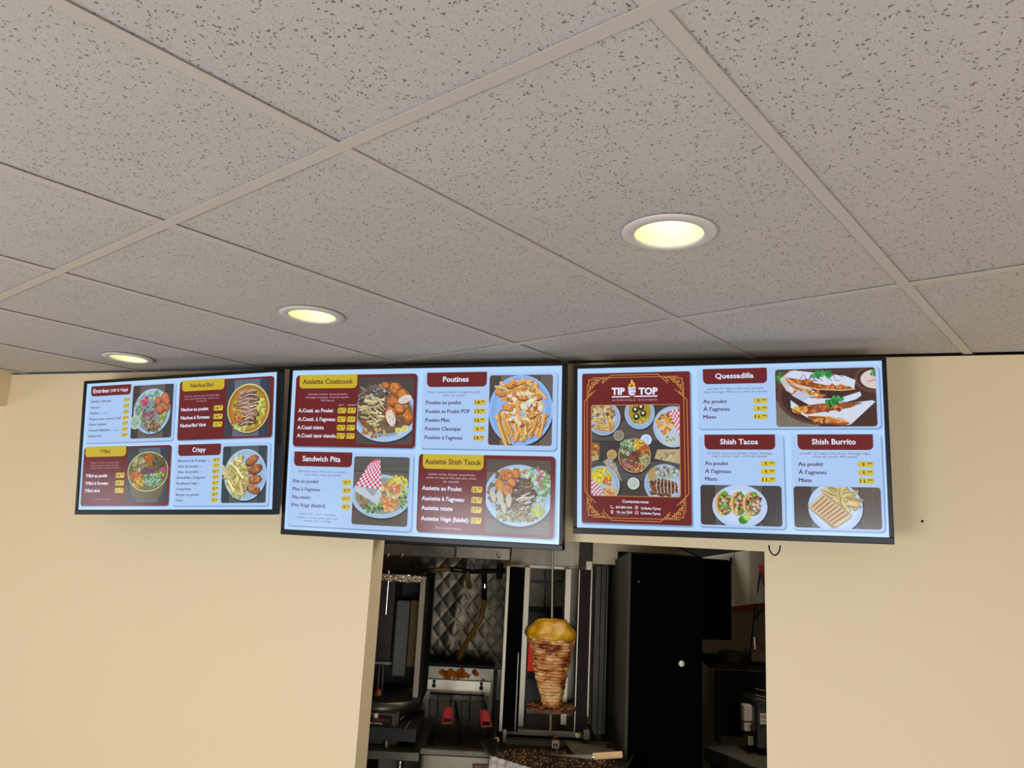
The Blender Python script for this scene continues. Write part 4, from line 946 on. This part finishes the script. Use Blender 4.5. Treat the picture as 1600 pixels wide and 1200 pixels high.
def basket(x0, x1, y0, y1, gx, gy, label, ang=0):
    """wire basket hung on the rail, tilted toward the cook"""
    k = K('fryer_basket', label, 'fryer basket', at((x0+x1)/2, y1, 3.8), 'fryer baskets hung on the rail')
    A, B, Cc, D_ = at(x0, y0, 3.92), at(x1-5, y0+2, 3.92), at(x1+3, y1+2, 3.70), at(x0-1, y1, 3.70)
    mb = MB(); n = 14
    for i in range(n+1):
        t = i/n; mb.bar(A.lerp(B, t), D_.lerp(Cc, t), .0011, 4)
    for i in range(12):
        t = i/11; mb.bar(A.lerp(D_, t), B.lerp(Cc, t), .0011, 4)
    dn = Vector((0, .03, -.10)); E_, F_, G_, H_ = A+dn*.3, B+dn*.3, Cc+dn, D_+dn     # bottom and sides
    for i in range(n+1): t = i/n; mb.bar(D_.lerp(Cc, t), H_.lerp(G_, t), .0011, 4)
    for i in range(8): t = i/7; mb.bar(D_.lerp(H_, t), Cc.lerp(G_, t), .0011, 4); mb.bar(B.lerp(F_, t), Cc.lerp(G_, t), .0011, 4); mb.bar(A.lerp(E_, t), D_.lerp(H_, t), .0011, 4)
    for i in range(8): t = i/7; mb.bar(B.lerp(Cc, t), F_.lerp(G_, t), .0011, 4)
    w_ = mb.build('wire_mesh', M['iron'], k.o, k.b, recalc=False); w_['kind'] = 'stuff'
    k.part(MB().path([A, B, Cc, D_], .0035, 6, closed=True), 'rim', M['iron'])
    for q in (x0+14, x0+34): k.part(MB().path([at(q, 1083, 3.945), at(q-1, y0+8, 3.86), at(q-2, y1-4, 3.72)], .0028, 6), 'hook_wire', M['iron'])
    g0 = at(gx, gy, 3.62); s = .017
    pts = [g0+Vector((-s*.85, .04, .034)), g0+Vector((s*.85, .04, .034)), g0+Vector((s*1.35, 0, -.022)), g0+Vector((-s*1.3, 0, -.025))]
    if ang: pts = [g0+(p-g0)+Vector(((p-g0).z*-ang, 0, 0)) for p in pts]
    k.part(MB().path([pts[0], pts[0].lerp(pts[3], .9), pts[3], pts[2], pts[1].lerp(pts[2], .9), pts[1]], .004, 8).prism([pts[0], pts[1], pts[1].lerp(pts[2], .7), pts[0].lerp(pts[3], .7)], (0, .010, 0)), 'grip', M['redp'], label='red rubber grip')
    return k
basket(671, 716, 1093, 1128, 699, 1121, 'left wire fryer basket with red grip')
basket(721, 763, 1095, 1131, 759, 1126, 'right wire fryer basket with slanted red grip', .25)
cr = MB()
for _ in range(160):
    p = at(R.uniform(724, 762), R.uniform(1134, 1162), 3.7); p.z = ztop-.066+R.uniform(0, .012); p.y = 3.58+R.uniform(0, .28); r = R.uniform(.003, .008)
    cr.add([p+Vector((-r, 0, 0)), p+Vector((0, -r, 0)), p+Vector((r, 0, 0)), p+Vector((0, r, .0)), p+Vector((0, 0, r))], [(0, 1, 4), (1, 2, 4), (2, 3, 4), (3, 0, 4)])
tag(kobj(cr, 'fried_crumbs', M['crumb'], 'brown fried crumbs floating in the right side of the fryer oil', 'crumbs'), kind='stuff')

# main broiler
br = K('vertical_broiler', 'tall vertical broiler with steel side doors standing around the meat cone', 'broiler', at(860, 1150, 3.6), 'vertical broilers')
def post(x, w2, y0, y1, d, th, name, m, bev=.001, **kw): return br.part(kbox(x-w2/2, y0, x+w2/2, y1, d, th), name, m, bev, **kw)
dl = post(802.5, 24, 886, 1143, 3.46, .02, 'left_door', M['glass_d'])
br.part(kbox(786, 885, 790.5, 1143, 3.45, .03), 'door_edge', M['steel_b'], 0, dl); br.part(kbox(806.5, 1020, 808, 1146, 3.45, .006), 'door_edge', M['steel'], 0, dl)
post(819, 8.5, 886, 1138, 3.55, .14, 'inner_post', M['steel_b']); post(884.5, 9, 889, 1133, 3.55, .14, 'inner_post', M['steel_b'], label='pale steel inner post')
post(894.5, 11, 888, 1120, 3.60, .02, 'side_plate', M['steel_d'])
dr = post(910.5, 18, 890, 1145, 3.50, .02, 'right_door', mat('dark_red_glass', (22, 6, 6), .5, spec=.1))
br.part(kbox(900.8, 890, 902.4, 1146, 3.495, .01), 'door_edge', M['steel_b'], 0, dr); br.part(kbox(920.5, 889, 922.5, 1120, 3.49, .03), 'door_edge', M['steel_b'], 0, dr)
br.part(kbox(824, 886, 881, 1133, 3.86, .05), 'burner_cabinet', M['iron'])
for y0, y1 in ((887, 906), (910, 948)):
    for x0, x1 in ((826, 850), (853, 864), (866, 879)): br.part(kbox(x0, y0, x1, y1, 3.845, .02), 'ceramic_burner', mat('grimy_ceramic', (88, 80, 64), .7, var=.4, vscale=40) if 'cer' not in M else M['cer'])
br.part(kbox(824, 950, 881, 956, 3.83, .03), 'burner_divider', M['black']); br.part(kbox(824, 1052, 881, 1061, 3.83, .03), 'burner_divider', M['black'])
br.part(kbox(824, 957, 880, 1002, 3.845, .02), 'ceramic_burner', M['iron'])
gl = kbox(825, 1003, 880, 1050, 3.845, .02); br.part(gl, 'ceramic_burner', M['glow'], label='burner glowing red')
gr = MB()
u0, u1, z0, z1 = span(825, 1003, 880, 1050, 3.838)
for i in range(26): gr.bar((u0+(u1-u0)*i/25, 3.838, z0), (u0+(u1-u0)*i/25, 3.838, z1), .0012, 4)
for i in range(22): gr.bar((u0, 3.838, z0+(z1-z0)*i/21), (u1, 3.838, z0+(z1-z0)*i/21), .0012, 4)
gq = gr.build('burner_grille', M['redd'], br.o, br.b, recalc=False); gq['kind'] = 'stuff'
br.part(kbox(824, 1062, 880, 1100, 3.845, .02), 'ceramic_burner', M['iron'])
br.part(kbox(822, 1104, 876, 1130, 3.80, .04), 'lower_plate', M['steel']); br.part(kbox(877, 1104, 886, 1130, 3.79, .04), 'lower_plate', M['steel_d'])
br.part(kbox(808, 1131, 897, 1141, 3.70, .1), 'inner_floor', M['steel_d'])
br.part(kbox(785, 1141, 922, 1151, 3.50, .35), 'base', M['steel'], .002); br.part(kbox(785, 1152, 925, 1162, 3.52, .33), 'base_skirt', M['gdark'])
br.part(kbox(786, 1140, 791, 1160, 3.44, .05), 'foot', M['steel_b']); br.part(kbox(912, 1140, 921, 1156, 3.44, .05), 'foot', M['steel_d'])
br.part(kbox(793, 884, 812, 886.5, 3.48, .2), 'top_rail', M['steel_b']); br.part(kbox(818, 883, 926, 888, 3.72, .1), 'top_rail', M['steel_d'])
br.part(kbox(916, 877, 926, 891, 3.5, .05), 'corner_cap', M['steel_b'], .002)
br.part(kbox(823, 1140, 851, 1152, 3.86, .03), 'rear_shelf', M['gdark'])
br.part(MB().bar(at(902, 1149, 3.46), at(902, 1149, 3.5), .010, 10), 'hinge_bolt', M['chrome'])

# shawarma on its spit
sw = K('meat_cone', 'golden brown stacked chicken shawarma cone with yellow top on a vertical spit', 'shawarma', at(862, 1145, 3.5))
m = bpy.data.materials.new('roasted_chicken'); m.use_nodes = True; nt = m.node_tree; nn = nt.nodes; bb = nn['Principled BSDF']; bb.inputs['Roughness'].default_value = .42
tc = nn.new('ShaderNodeTexCoord'); mp = nn.new('ShaderNodeMapping'); mp.inputs['Scale'].default_value = (9, 9, 26); nt.links.new(tc.outputs['Object'], mp.inputs['Vector'])
nz_ = nn.new('ShaderNodeTexNoise'); nz_.inputs['Scale'].default_value = 1.3; nz_.inputs['Detail'].default_value = 6; nz_.inputs['Distortion'].default_value = .8; nt.links.new(mp.outputs['Vector'], nz_.inputs['Vector'])
cr_ = nn.new('ShaderNodeValToRGB'); e = cr_.color_ramp.elements; e[0].position = .36; e[0].color = (*lin((120, 50, 14)), 1); e[1].position = .60; e[1].color = (*lin((232, 186, 124)), 1)
q_ = cr_.color_ramp.elements.new(.47); q_.color = (*lin((212, 140, 70)), 1); nt.links.new(nz_.outputs['Fac'], cr_.inputs['Fac'])
wv_ = nn.new('ShaderNodeTexWave'); wv_.bands_direction = 'Z'; wv_.inputs['Scale'].default_value = 24; wv_.inputs['Distortion'].default_value = 5; wv_.inputs['Detail'].default_value = 2; wv_.inputs['Detail Scale'].default_value = .6; nt.links.new(tc.outputs['Object'], wv_.inputs['Vector'])
rw = nn.new('ShaderNodeValToRGB'); rw.color_ramp.elements[0].position = .02; rw.color_ramp.elements[0].color = (.28, .16, .08, 1); rw.color_ramp.elements[1].position = .30; rw.color_ramp.elements[1].color = (1, 1, 1, 1); nt.links.new(wv_.outputs['Fac'], rw.inputs['Fac'])
mm_ = nn.new('ShaderNodeMix'); mm_.data_type = 'RGBA'; mm_.blend_type = 'MULTIPLY'; mm_.inputs['Factor'].default_value = .8; nt.links.new(cr_.outputs['Color'], mm_.inputs[6]); nt.links.new(rw.outputs['Color'], mm_.inputs[7]); nt.links.new(mm_.outputs[2], bb.inputs['Base Color']); M['meat'] = m
M['meattop'] = mat('yellow_fat_cap', (214, 164, 28), .35, rgb2=(150, 92, 12), vscale=16)
def px_r(w2): return w2*3.5/F
from mathutils import noise as NZ
def cone(prof, d, ridges, amp, seed):
    vs = []; N = 64; rows = []
    for k in range(len(prof)-1):
        (y0, w0), (y1, w1) = prof[k], prof[k+1]; st = max(2, int(abs(y1-y0)/1.1))
        for s_ in range(st): t = s_/st; rows.append((y0+(y1-y0)*t, w0+(w1-w0)*t))
    rows.append(prof[-1])
    for (y, w2) in rows:
        c = at(861.5, y, d)
        for i in range(N):
            a = 2*math.pi*i/N; r = px_r(w2)
            q = NZ.noise(Vector((math.cos(a)*2.2, math.sin(a)*2.2, c.z*9+seed)))
            rid = abs(math.sin((y*.30+q*2.4+math.sin(a*2+seed)*.8))) if ridges else 0
            r *= 1+amp*q+ (-.10*(1-rid)**2 if ridges else 0)
            r += .004*NZ.noise(Vector((math.cos(a)*7, math.sin(a)*7, c.z*50)))
            vs.append((c.x+r*math.cos(a), d+r*math.sin(a), c.z+.004*NZ.noise(Vector((a*2, c.z*30, seed)))))
    fs = [(j*N+i, j*N+(i+1) % N, (j+1)*N+(i+1) % N, (j+1)*N+i) for j in range(len(rows)-1) for i in range(N)]
    mb = MB().add(vs, fs, 0, True); mb.add([vs[i] for i in range(N)], [list(range(N))]); mb.add([vs[-N+i] for i in range(N)], [list(range(N))]); return mb
sw.part(cone([(990, 30), (996, 35), (1003, 35), (1010, 33), (1016, 29.5), (1024, 28.5), (1036, 28), (1048, 25.5), (1060, 23), (1072, 20), (1084, 17.5), (1094, 15.5), (1104, 16)], 3.5, True, .10, 0), 'meat_stack', M['meat'])
sw.part(cone([(967.5, 10), (968.5, 19), (971, 24), (976, 28), (982, 33), (987, 37), (994, 38), (999, 34), (1001, 24)], 3.5, False, .16, 4.2), 'top_piece', M['meattop'], label='yellow marinated top piece')
for a, b, r in ((.2, .6, .02), (-1.9, .8, .03), (-1.2, .9, .026), (-2.5, .7, .022)):
    c = at(861.5, 1000, 3.5); p = Vector((c.x+.085*math.cos(a), 3.5+.085*math.sin(a), c.z+.01*b))
    mb = MB(); N = 10
    for_pts = [(r*math.sin(t*math.pi/5)*(1+.2*math.sin(t*3)), r*.7*math.cos(t*math.pi/5)) for t in range(6)]
    sw.part(mb.lathe(for_pts, p, N), 'hanging_scrap', M['meat'])
sw.part(MB().bar(at(863.5, 862, 3.5), at(862.5, 970, 3.5), .0055, 10).lathe([(0, .012), (.004, .0), (.0055, -.012)], at(863.5, 861, 3.5), 10), 'spit_rod', M['steel_b'])
sw.part(MB().bar(at(861, 1104, 3.5), at(860, 1146, 3.5), .005, 10), 'spit_rod', M['beige'], label='lower end of the spit, coated in grease')
dc = at(861, 1103, 3.5)
mb = MB(); N = 60; vs = [(dc.x, 3.5, dc.z)]
for rr in (.05, .09, .108):
    for i in range(N): a = 2*math.pi*i/N; r = rr*(1+R.uniform(-.03, .03)); vs.append((dc.x+r*math.cos(a), 3.5+r*math.sin(a), dc.z+R.uniform(-.003, .006)))
for rr in (.106, .0):
    for i in range(N): a = 2*math.pi*i/N; vs.append((dc.x+rr*math.cos(a), 3.5+rr*math.sin(a), dc.z-.010))
fs = [(0, 1+i, 1+(i+1) % N) for i in range(N)]+[(1+j*N+i, 1+j*N+(i+1) % N, 1+(j+1)*N+(i+1) % N, 1+(j+1)*N+i) for j in range(4) for i in range(N)]
sw.part(mb.add(vs, fs), 'base_disc', mat('charred_disc', (120, 56, 22), .6, rgb2=(40, 20, 10), vscale=30))
mb = MB()
for _ in range(150):
    a = R.uniform(0, 6.28); r = .10*math.sqrt(R.uniform(.2, 1)); p = Vector((dc.x+r*math.cos(a), 3.5+r*math.sin(a), dc.z+.003)); s = R.uniform(.003, .007)
    mb.add([p+Vector((-s, 0, 0)), p+Vector((0, -s*.8, 0)), p+Vector((s, 0, .001)), p+Vector((0, s, 0)), p+Vector((0, 0, s))], [(0, 1, 4), (1, 2, 4), (2, 3, 4), (3, 0, 4)])
ck = mb.build('crispy_bits', M['crumb'], sw.o, sw.b, recalc=False); ck['kind'] = 'stuff'

# catch tray in front with drippings, paper, and the knife
tr = K('drip_tray', 'large shallow black tray of meat crumbs below the shawarma cone', 'tray', at(868, 1190, 3.3))
tz = at(868, 1159, 3.5).z - .012; cx_ = at(868, 1180, 3.3).x
octp = [(-.285, 3.38), (-.235, 3.18), (-.13, 3.08), (.13, 3.07), (.25, 3.16), (.30, 3.32), (.22, 3.47), (-.20, 3.47)]
op = [Vector((cx_+x, y, tz)) for x, y in octp]
tr.part(MB().prism(op, (0, 0, -.008)), 'tray_floor', mat('blackened_tray', (34, 27, 21), .3, var=.5, vscale=24))
rimb = MB()
for i in range(8):
    a, b = op[i-1], op[i]; c = Vector((cx_, 3.28, tz)); oa, ob = a+(a-c)*.05+Vector((0, 0, .022)), b+(b-c)*.05+Vector((0, 0, .022)); oa2, ob2 = oa+Vector((0, 0, .003)), ob+Vector((0, 0, .003))
    rimb.add([a, b, ob, oa], [(0, 1, 2, 3)]).bar(oa, ob, .004, 6)
tr.part(rimb, 'tray_rim', M['steel_d'])
cr = MB()
for _ in range(520):
    a = R.uniform(0, 6.28); q = math.sqrt(R.random()); p = Vector((cx_+.24*q*math.cos(a), 3.27+.17*q*math.sin(a), tz)); s = R.uniform(.0015, .006)
    if p.x > cx_+.05 and p.y > 3.30 and R.random() < .8: continue
    cr.add([p+Vector((-s, 0, 0)), p+Vector((0, -s*.8, 0)), p+Vector((s, 0, .0)), p+Vector((0, s, 0)), p+Vector((0, 0, s*.8))], [(0, 1, 4), (1, 2, 4), (2, 3, 4), (3, 0, 4)])
tag(kobj(cr, 'meat_crumbs', M['crumb'], 'scattered brown meat crumbs lying on the black tray', 'crumbs'), kind='stuff')
kobj(MB().prism([Vector((cx_+.04, 3.46, tz+.03)), Vector((cx_+.25, 3.42, tz+.012)), Vector((cx_+.27, 3.33, tz+.006)), Vector((cx_+.08, 3.34, tz+.004))], (0, 0, .0015)), 'parchment_sheet', mat('greasy_paper', (110, 98, 84), .5, var=.3, vscale=12), 'greasy grey paper sheet lying on the right rear of the tray', 'paper')
pp = [at(766, 1177, 3.12), at(792, 1184, 3.06), at(832, 1199, 3.0), at(840, 1215, 2.98), at(766, 1218, 3.0)]
zt = tz-.012
nx, nz = 26, 12; vs = []; fs = []
for j in range(nz+1):
    for i in range(nx+1):
        t = i/nx; s_ = j/nz; a = at(766, 1180, 3.14).lerp(at(842, 1203, 3.02), t); b = a+Vector((-.01, -.03, -.12)); p = a.lerp(b, s_); p.y -= .004*math.sin(i*math.pi/2); p.y -= .004*math.cos(j*math.pi/2); vs.append(p)
for j in range(nz):
    for i in range(nx): k = j*(nx+1)+i; fs.append((k, k+1, k+nx+2, k+nx+1))
kobj(MB().add(vs, fs), 'waffle_cloth', M['cloth'], 'pale waffle-weave cloth hanging over the front left edge of the tray', 'cloth')
kf = K('carving_knife', 'long carving knife with pale wooden handle resting across the tray', 'knife', at(925, 1181, 3.12))
ka, kb_, kc = at(972, 1179, 3.10), at(927, 1182, 3.10), at(850, 1180, 3.22)
kf.part(MB().path([ka, ka.lerp(kb_, .08), ka.lerp(kb_, .5), ka.lerp(kb_, .95), kb_], .0125, 12), 'handle', M['wood'], .002)
kf.part(MB().prism([kb_+Vector((0, 0, .006)), kc+Vector((0, 0, .003)), kc+Vector((.02, 0, -.008)), kb_+Vector((0, 0, -.010))], (0, .0016, 0)), 'blade', M['steel_b'])
kf.part(MB().bar(kb_+Vector((-.004, 0, 0)), kb_+Vector((.002, 0, 0)), .011, 12), 'bolster', M['chrome'])
mo = K('spit_motor', 'small white marked motor block with a coil below the spit', 'motor', at(868, 1168, 3.42))
mo.part(kbox(862.5, 1158, 874, 1170, 3.42, .03), 'block', M['white'], .002)
mo.part(MB().path([at(868+3*math.cos(t), 1151+t*1.1, 3.43)+Vector((0, .008*math.sin(t), 0)) for t in [i*.6 for i in range(14)]], .0022, 6), 'coil', M['crumb'])
u0, u1, z0, z1 = span(865, 1161, 871, 1168, 3.418); mo.part(MB().box(u0, u0+.004, 3.418, 3.4195, z0, z1).box(u0, u1, 3.418, 3.4195, (z0+z1)/2, (z0+z1)/2+.004).box(u1-.004, u1, 3.418, 3.4195, z0, z1), 'mark', M['black'])
# counter that carries the broiler and the tray
ct = K('steel_counter', 'steel counter carrying the tall broiler and the black crumb tray', 'counter', (cx_, 3.4, 0))
ct.part(MB().box(at(775, 1180, 3.4).x, at(944, 1180, 3.4).x, 3.06, 3.95, tz-.045, tz-.010), 'counter_top', M['gdark'])
ct.part(MB().box(at(780, 1180, 3.4).x, at(940, 1180, 3.4).x, 3.12, 3.9, 0, tz-.045), 'counter_body', M['gdark'])

a, b = at(926, 882, 3.8), at(1090, 885, 3.8)
s_o = MB().box(a.x, b.x, 3.8, 3.9, a.z+.003, CEIL+.1).build('trim_2', M['wall_back']); s_o.rotation_euler = (0, 0, -YAW); struct(s_o)
# upright strip, side panel and black cabinets to the right of the broiler
gs = K('wall_strip', 'tall grey ribbed strip standing right of the tall broiler', 'panel', at(938, 1145, 3.95))
for x0, x1, d in ((928, 936, 3.95), (937, 944, 3.955), (945, 948, 3.96)): gs.part(kbox(x0, 884, x1, 1147, d, .03), 'rib', M['grey_p'], .001)
a, b = at(948, 882, 4.2), at(984, 864, 3.3)
sp_ = MB().prism([Vector((b.x-.004, 3.31, 0)), Vector((b.x-.004, 3.31, b.z)), Vector((a.x, 4.2, a.z)), Vector((a.x, 4.2, 0))], (.012, 0, 0))
kobj(sp_, 'side_board', mat('side_board_paint', (66, 64, 56), .8, spec=.1), 'dark grey panel with sloping top edge on the left of the black cabinet', 'panel')
bc = K('black_cabinet', 'large matt black cabinet filling the middle right of the opening', 'cabinet', (at(1040, 1000, 3.3).x, 3.5, 0))
c0, c1 = at(985, 1000, 3.3).x, at(1099, 1000, 3.3).x; zc = at(1040, 867.5, 3.3).z
bc.part(MB().box(c0+.01, c1, 3.33, 3.78, 0, zc), 'carcass', M['blackg'])
dd = bc.part(MB().box(c0, c1-.003, 3.30, 3.325, .05, zc-.002), 'door', M['blackg'], .002)
lk = at(1065, 1037, 3.29); bc.part(MB().bar(lk, lk+Vector((0, .012, 0)), .012, 14).box(lk.x-.003, lk.x+.003, 3.282, 3.29, lk.z-.010, lk.z+.010), 'lock', M['chrome'], 0, dd)
lk = at(998, 909, 3.29); bc.part(MB().bar(lk, lk+Vector((0, .012, 0)), .004, 8), 'screw', M['steel_d'], 0, dd)
b2 = K('black_cabinet', 'narrower black wall cabinet set back to the right of the large one', 'cabinet', at(1120, 1000, 4.0))
d0, d1, zb2, zt2 = span(1092, 874, 1142, 1000, 3.87); d0 = c1-.02
b2.part(MB().box(d0, d1-.01, 3.88, 4.1, zb2, zt2), 'carcass', M['blackg']); b2.part(MB().box(d0, d1, 3.86, 3.878, zb2+.003, zt2-.003), 'door', M['blackg'], .002)
p = at(1142, 871, 3.87); b2.part(MB().bar(p, p+Vector((0, 0, -.03)), .005, 6), 'hinge_pin', M['black'])
# dark wedge duct above the cabinets
w0, w1, w2_ = at(1050, 849, 3.7), at(1180, 858, 3.7), at(1096, 871, 3.7)
kobj(MB().prism([w0+Vector((-.25, 0, .10)), w1+Vector((.25, 0, .10)), w1, w2_, w0], (0, .095, 0)), 'duct', M['black'], 'black wedge-shaped duct hanging above the black cabinets', 'duct')

# right-hand corner of the kitchen
wc = K('hanging_cabinet', 'white wall cabinet hanging in the right corner of the opening', 'cabinet', at(1170, 945, 4.0))
p0, p1 = at(1143, 947, 3.9), at(1215, 934, 4.5); q0, q1 = at(1143, 850, 3.9), at(1215, 846, 4.5)
d_ = (p1-p0); d_.z = 0; d_.normalize(); nrm = Vector((-d_.y, d_.x, 0)); zb, ztp = at(1143, 947, 3.9).z, q0.z+.25
wc.part(MB().prism([Vector((p0.x, p0.y, zb)), Vector((p1.x, p1.y, zb)), Vector((p1.x, p1.y, ztp)), Vector((p0.x, p0.y, ztp))], nrm*.3), 'carcass', mat('white_cabinet', (190, 186, 174), .5, var=.06))
pm = p0.lerp(p1, .30); wc.part(MB().prism([Vector((p0.x, p0.y, zb))-nrm*.012, Vector((pm.x, pm.y, zb))-nrm*.012, Vector((pm.x, pm.y, ztp))-nrm*.012, Vector((p0.x, p0.y, ztp))-nrm*.012], nrm*.011), 'door', mat('white_cabinet_door', (196, 192, 180), .5))
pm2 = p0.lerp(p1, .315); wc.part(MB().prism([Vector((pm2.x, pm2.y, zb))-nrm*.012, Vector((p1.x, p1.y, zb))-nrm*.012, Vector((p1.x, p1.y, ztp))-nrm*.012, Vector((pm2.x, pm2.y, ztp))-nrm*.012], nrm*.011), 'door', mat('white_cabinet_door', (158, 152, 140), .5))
kobj(kbox(1140, 940, 1225, 956, 4.75, .03), 'red_splash_strip', mat('red_strip', (150, 30, 26), .5), 'red strip on the wall under the white cabinet', 'wall strip')
so = K('red_socket', 'dark red power plug hanging at the right edge of the opening', 'plug', at(1190, 890, 4.22))
so.part(kbox(1187, 882, 1200, 899, 4.2, .06), 'plug_body', mat('dark_red_plastic', (120, 22, 26), .4), .006)
so.part(MB().path(catmull([at(*p) for p in ((1188, 893, 4.19), (1184, 920, 4.18), (1180, 950, 4.18), (1176, 985, 4.1), (1170, 1030, 4.1), (1160, 1060, 4.14))]), .004, 8), 'black_cord', M['black'])
so.part(MB().path(catmull([at(*p) for p in ((1190, 899, 4.19), (1191, 908, 4.19), (1196, 920, 4.19), (1200, 940, 4.2))]), .003, 8), 'red_cord', M['redd'])
sf = K('steel_shelf', 'dark shelf with pans in the right corner', 'shelf', at(1160, 1045, 4.2))
sf.part(kbox(1112, 1040, 1215, 1047, 4.15, .4), 'shelf_board', M['gdark'])
sf.part(kbox(1120, 1048, 1126, 1160, 4.2, .03), 'upright', M['black'])
kp_ = at(1142, 1038, 4.25)
kobj(MB().lathe([(0, .002), (.055, .002), (.062, .02), (.064, .058), (.070, .062), (.066, .064), (.058, .058), (.056, .01), (0, .008)], kp_, 28), 'cooking_pot', M['steel_b'], 'shallow steel pan on the dark shelf', 'pan')
kobj(kbox(1174, 1019, 1196, 1035, 4.2, .14), 'food_container', mat('clear_grey_tub', (110, 106, 100), .3), 'grey food container on the right end of the dark shelf', 'container', .006)
fc = K('gooseneck_faucet', 'coiled black gooseneck spray faucet with chrome nozzle', 'faucet', at(1180, 1018, 3.95))
fc.part(MB().path(catmull([at(*p) for p in ((1225, 1043, 4.2), (1222, 980, 4.18), (1205, 957, 4.14), (1190, 954, 4.05), (1184, 960, 4.0), (1180, 975, 3.95), (1178, 995, 3.95))]), .009, 8), 'spring_neck', M['steel_d'])
fc.part(MB().bar(at(1178, 995, 3.95), at(1179.5, 1014, 3.95), .008, 10), 'nozzle', M['chrome'])
bp_ = K('backsplash', 'dark steel backsplash behind the right counter', 'wall panel', at(1150, 1150, 4.6))
bp_.part(kbox(1118, 1050, 1230, 1152, 4.6, .02), 'sheet', M['gdark'])
rc = K('steel_counter', 'steel prep counter at the lower right of the opening', 'counter', (at(1150, 1180, 4.1).x, 4.1, 0))
f0, f1 = at(1103, 1150+17, 4.15), at(1205, 1196, 3.75); fz = at(1103, 1166, 4.15).z
fd = Vector((f1.x-f0.x, f1.y-f0.y, 0)).normalized(); fn = Vector((-fd.y, fd.x, 0)); zz = at(1103, 1167, 4.15).z
top = [Vector((f0.x, f0.y, zz)), Vector((f1.x, f1.y, zz))+fd*.2, Vector((f1.x, f1.y, zz))+fd*.2+fn*.6, Vector((f0.x, f0.y, zz))+fn*.6]
rc.part(MB().prism(top, (0, 0, -.012)), 'counter_top', mat('worn_counter', (120, 112, 96), .4, .5))
fm = Vector((f0.x, f0.y, zz)).lerp(Vector((f1.x, f1.y, zz)), .38)
rc.part(MB().prism([Vector((f0.x, f0.y, zz)), fm, fm+Vector((0, 0, -.06)), Vector((f0.x, f0.y, zz-.06))], -fn*.01), 'front_edge', M['steel'])
fm2 = Vector((f0.x, f0.y, zz)).lerp(Vector((f1.x, f1.y, zz)), .395)
rc.part(MB().prism([fm2, top[1], top[1]+Vector((0, 0, -.05)), fm2+Vector((0, 0, -.05))], -fn*.018), 'front_edge', M['steel_b'])
body = [v+fn*.03+Vector((0, 0, -.06)) for v in top[:2]]+[v+Vector((0, 0, -.06)) for v in top[2:]]
rc.part(MB().prism(body, (0, 0, -(zz-.06))), 'counter_body', M['black'])
co_ = K('can_opener', 'pale upright kitchen appliance with a dark red knob on the right counter', 'appliance', at(1172, 1148, 4.05))
co_.part(kbox(1162, 1102, 1176, 1128, 4.05, .05), 'head', M['white'], .006); co_.part(kbox(1163, 1129, 1175, 1143, 4.055, .045), 'neck', M['white'], .004)
co_.part(kbox(1176.5, 1106, 1182, 1150, 4.07, .04), 'side_block', M['grey_p'], .004)
co_.part(MB().bar(at(1177, 1136, 4.03), at(1177, 1136, 4.06), .016, 14), 'knob', M['redd'])
co_.part(kbox(1169, 1150, 1178, 1165, 4.03, .05), 'foot', M['chrome'], .004)
mx_ = K('grey_machine', 'dark grey machine with a red-lettered warning sticker at the right edge of the opening', 'appliance', at(1195, 1165, 4.0))
mx_.part(kbox(1184, 1098, 1230, 1172, 4.02, .3), 'body', mat('machine_grey', (60, 60, 56), .4), .01)
stk = mx_.part(kbox(1188, 1115, 1203, 1132, 4.012, .004), 'sticker', M['sticker'])
ktext(mx_, 'ATTENTION', 1189, 1203, 1120, 4.011, .014, M['ink'], stk); ktext(mx_, 'DANGER', 1190, 1203, 1127, 4.011, .008, M['inkg'], stk)
for y in (1090, 1085, 1075): mx_.part(MB().bar(at(1180, y, 4.0), at(1196, y+4, 4.0), .003, 6), 'wire_rack', M['chrome'])

# small things on the front wall
cl = MB().path([Vector((-.0+.0165*math.cos(t), 0, .030*math.sin(t))) for t in [math.pi+i*math.pi/14 for i in range(15)]], .0022, 8)
o = cl.build('cable_loop', M['black']); o.location = (.040, WY-.15, CZ+.014); tag(o, 'thin black cable loop hanging below the right-hand menu screen', 'cable')
o = MB().lathe([(0, -.001), (.003, -.001), (.004, .001), (0, .003)], (0, 0, 0), 10).build('wall_screw', M['black']); o.rotation_euler = (HP, 0, 0)
o.location = (.479, WY-.001, CZ+.11); tag(o, 'tiny dark screw in the cream wall right of the right-hand menu screen', 'screw')
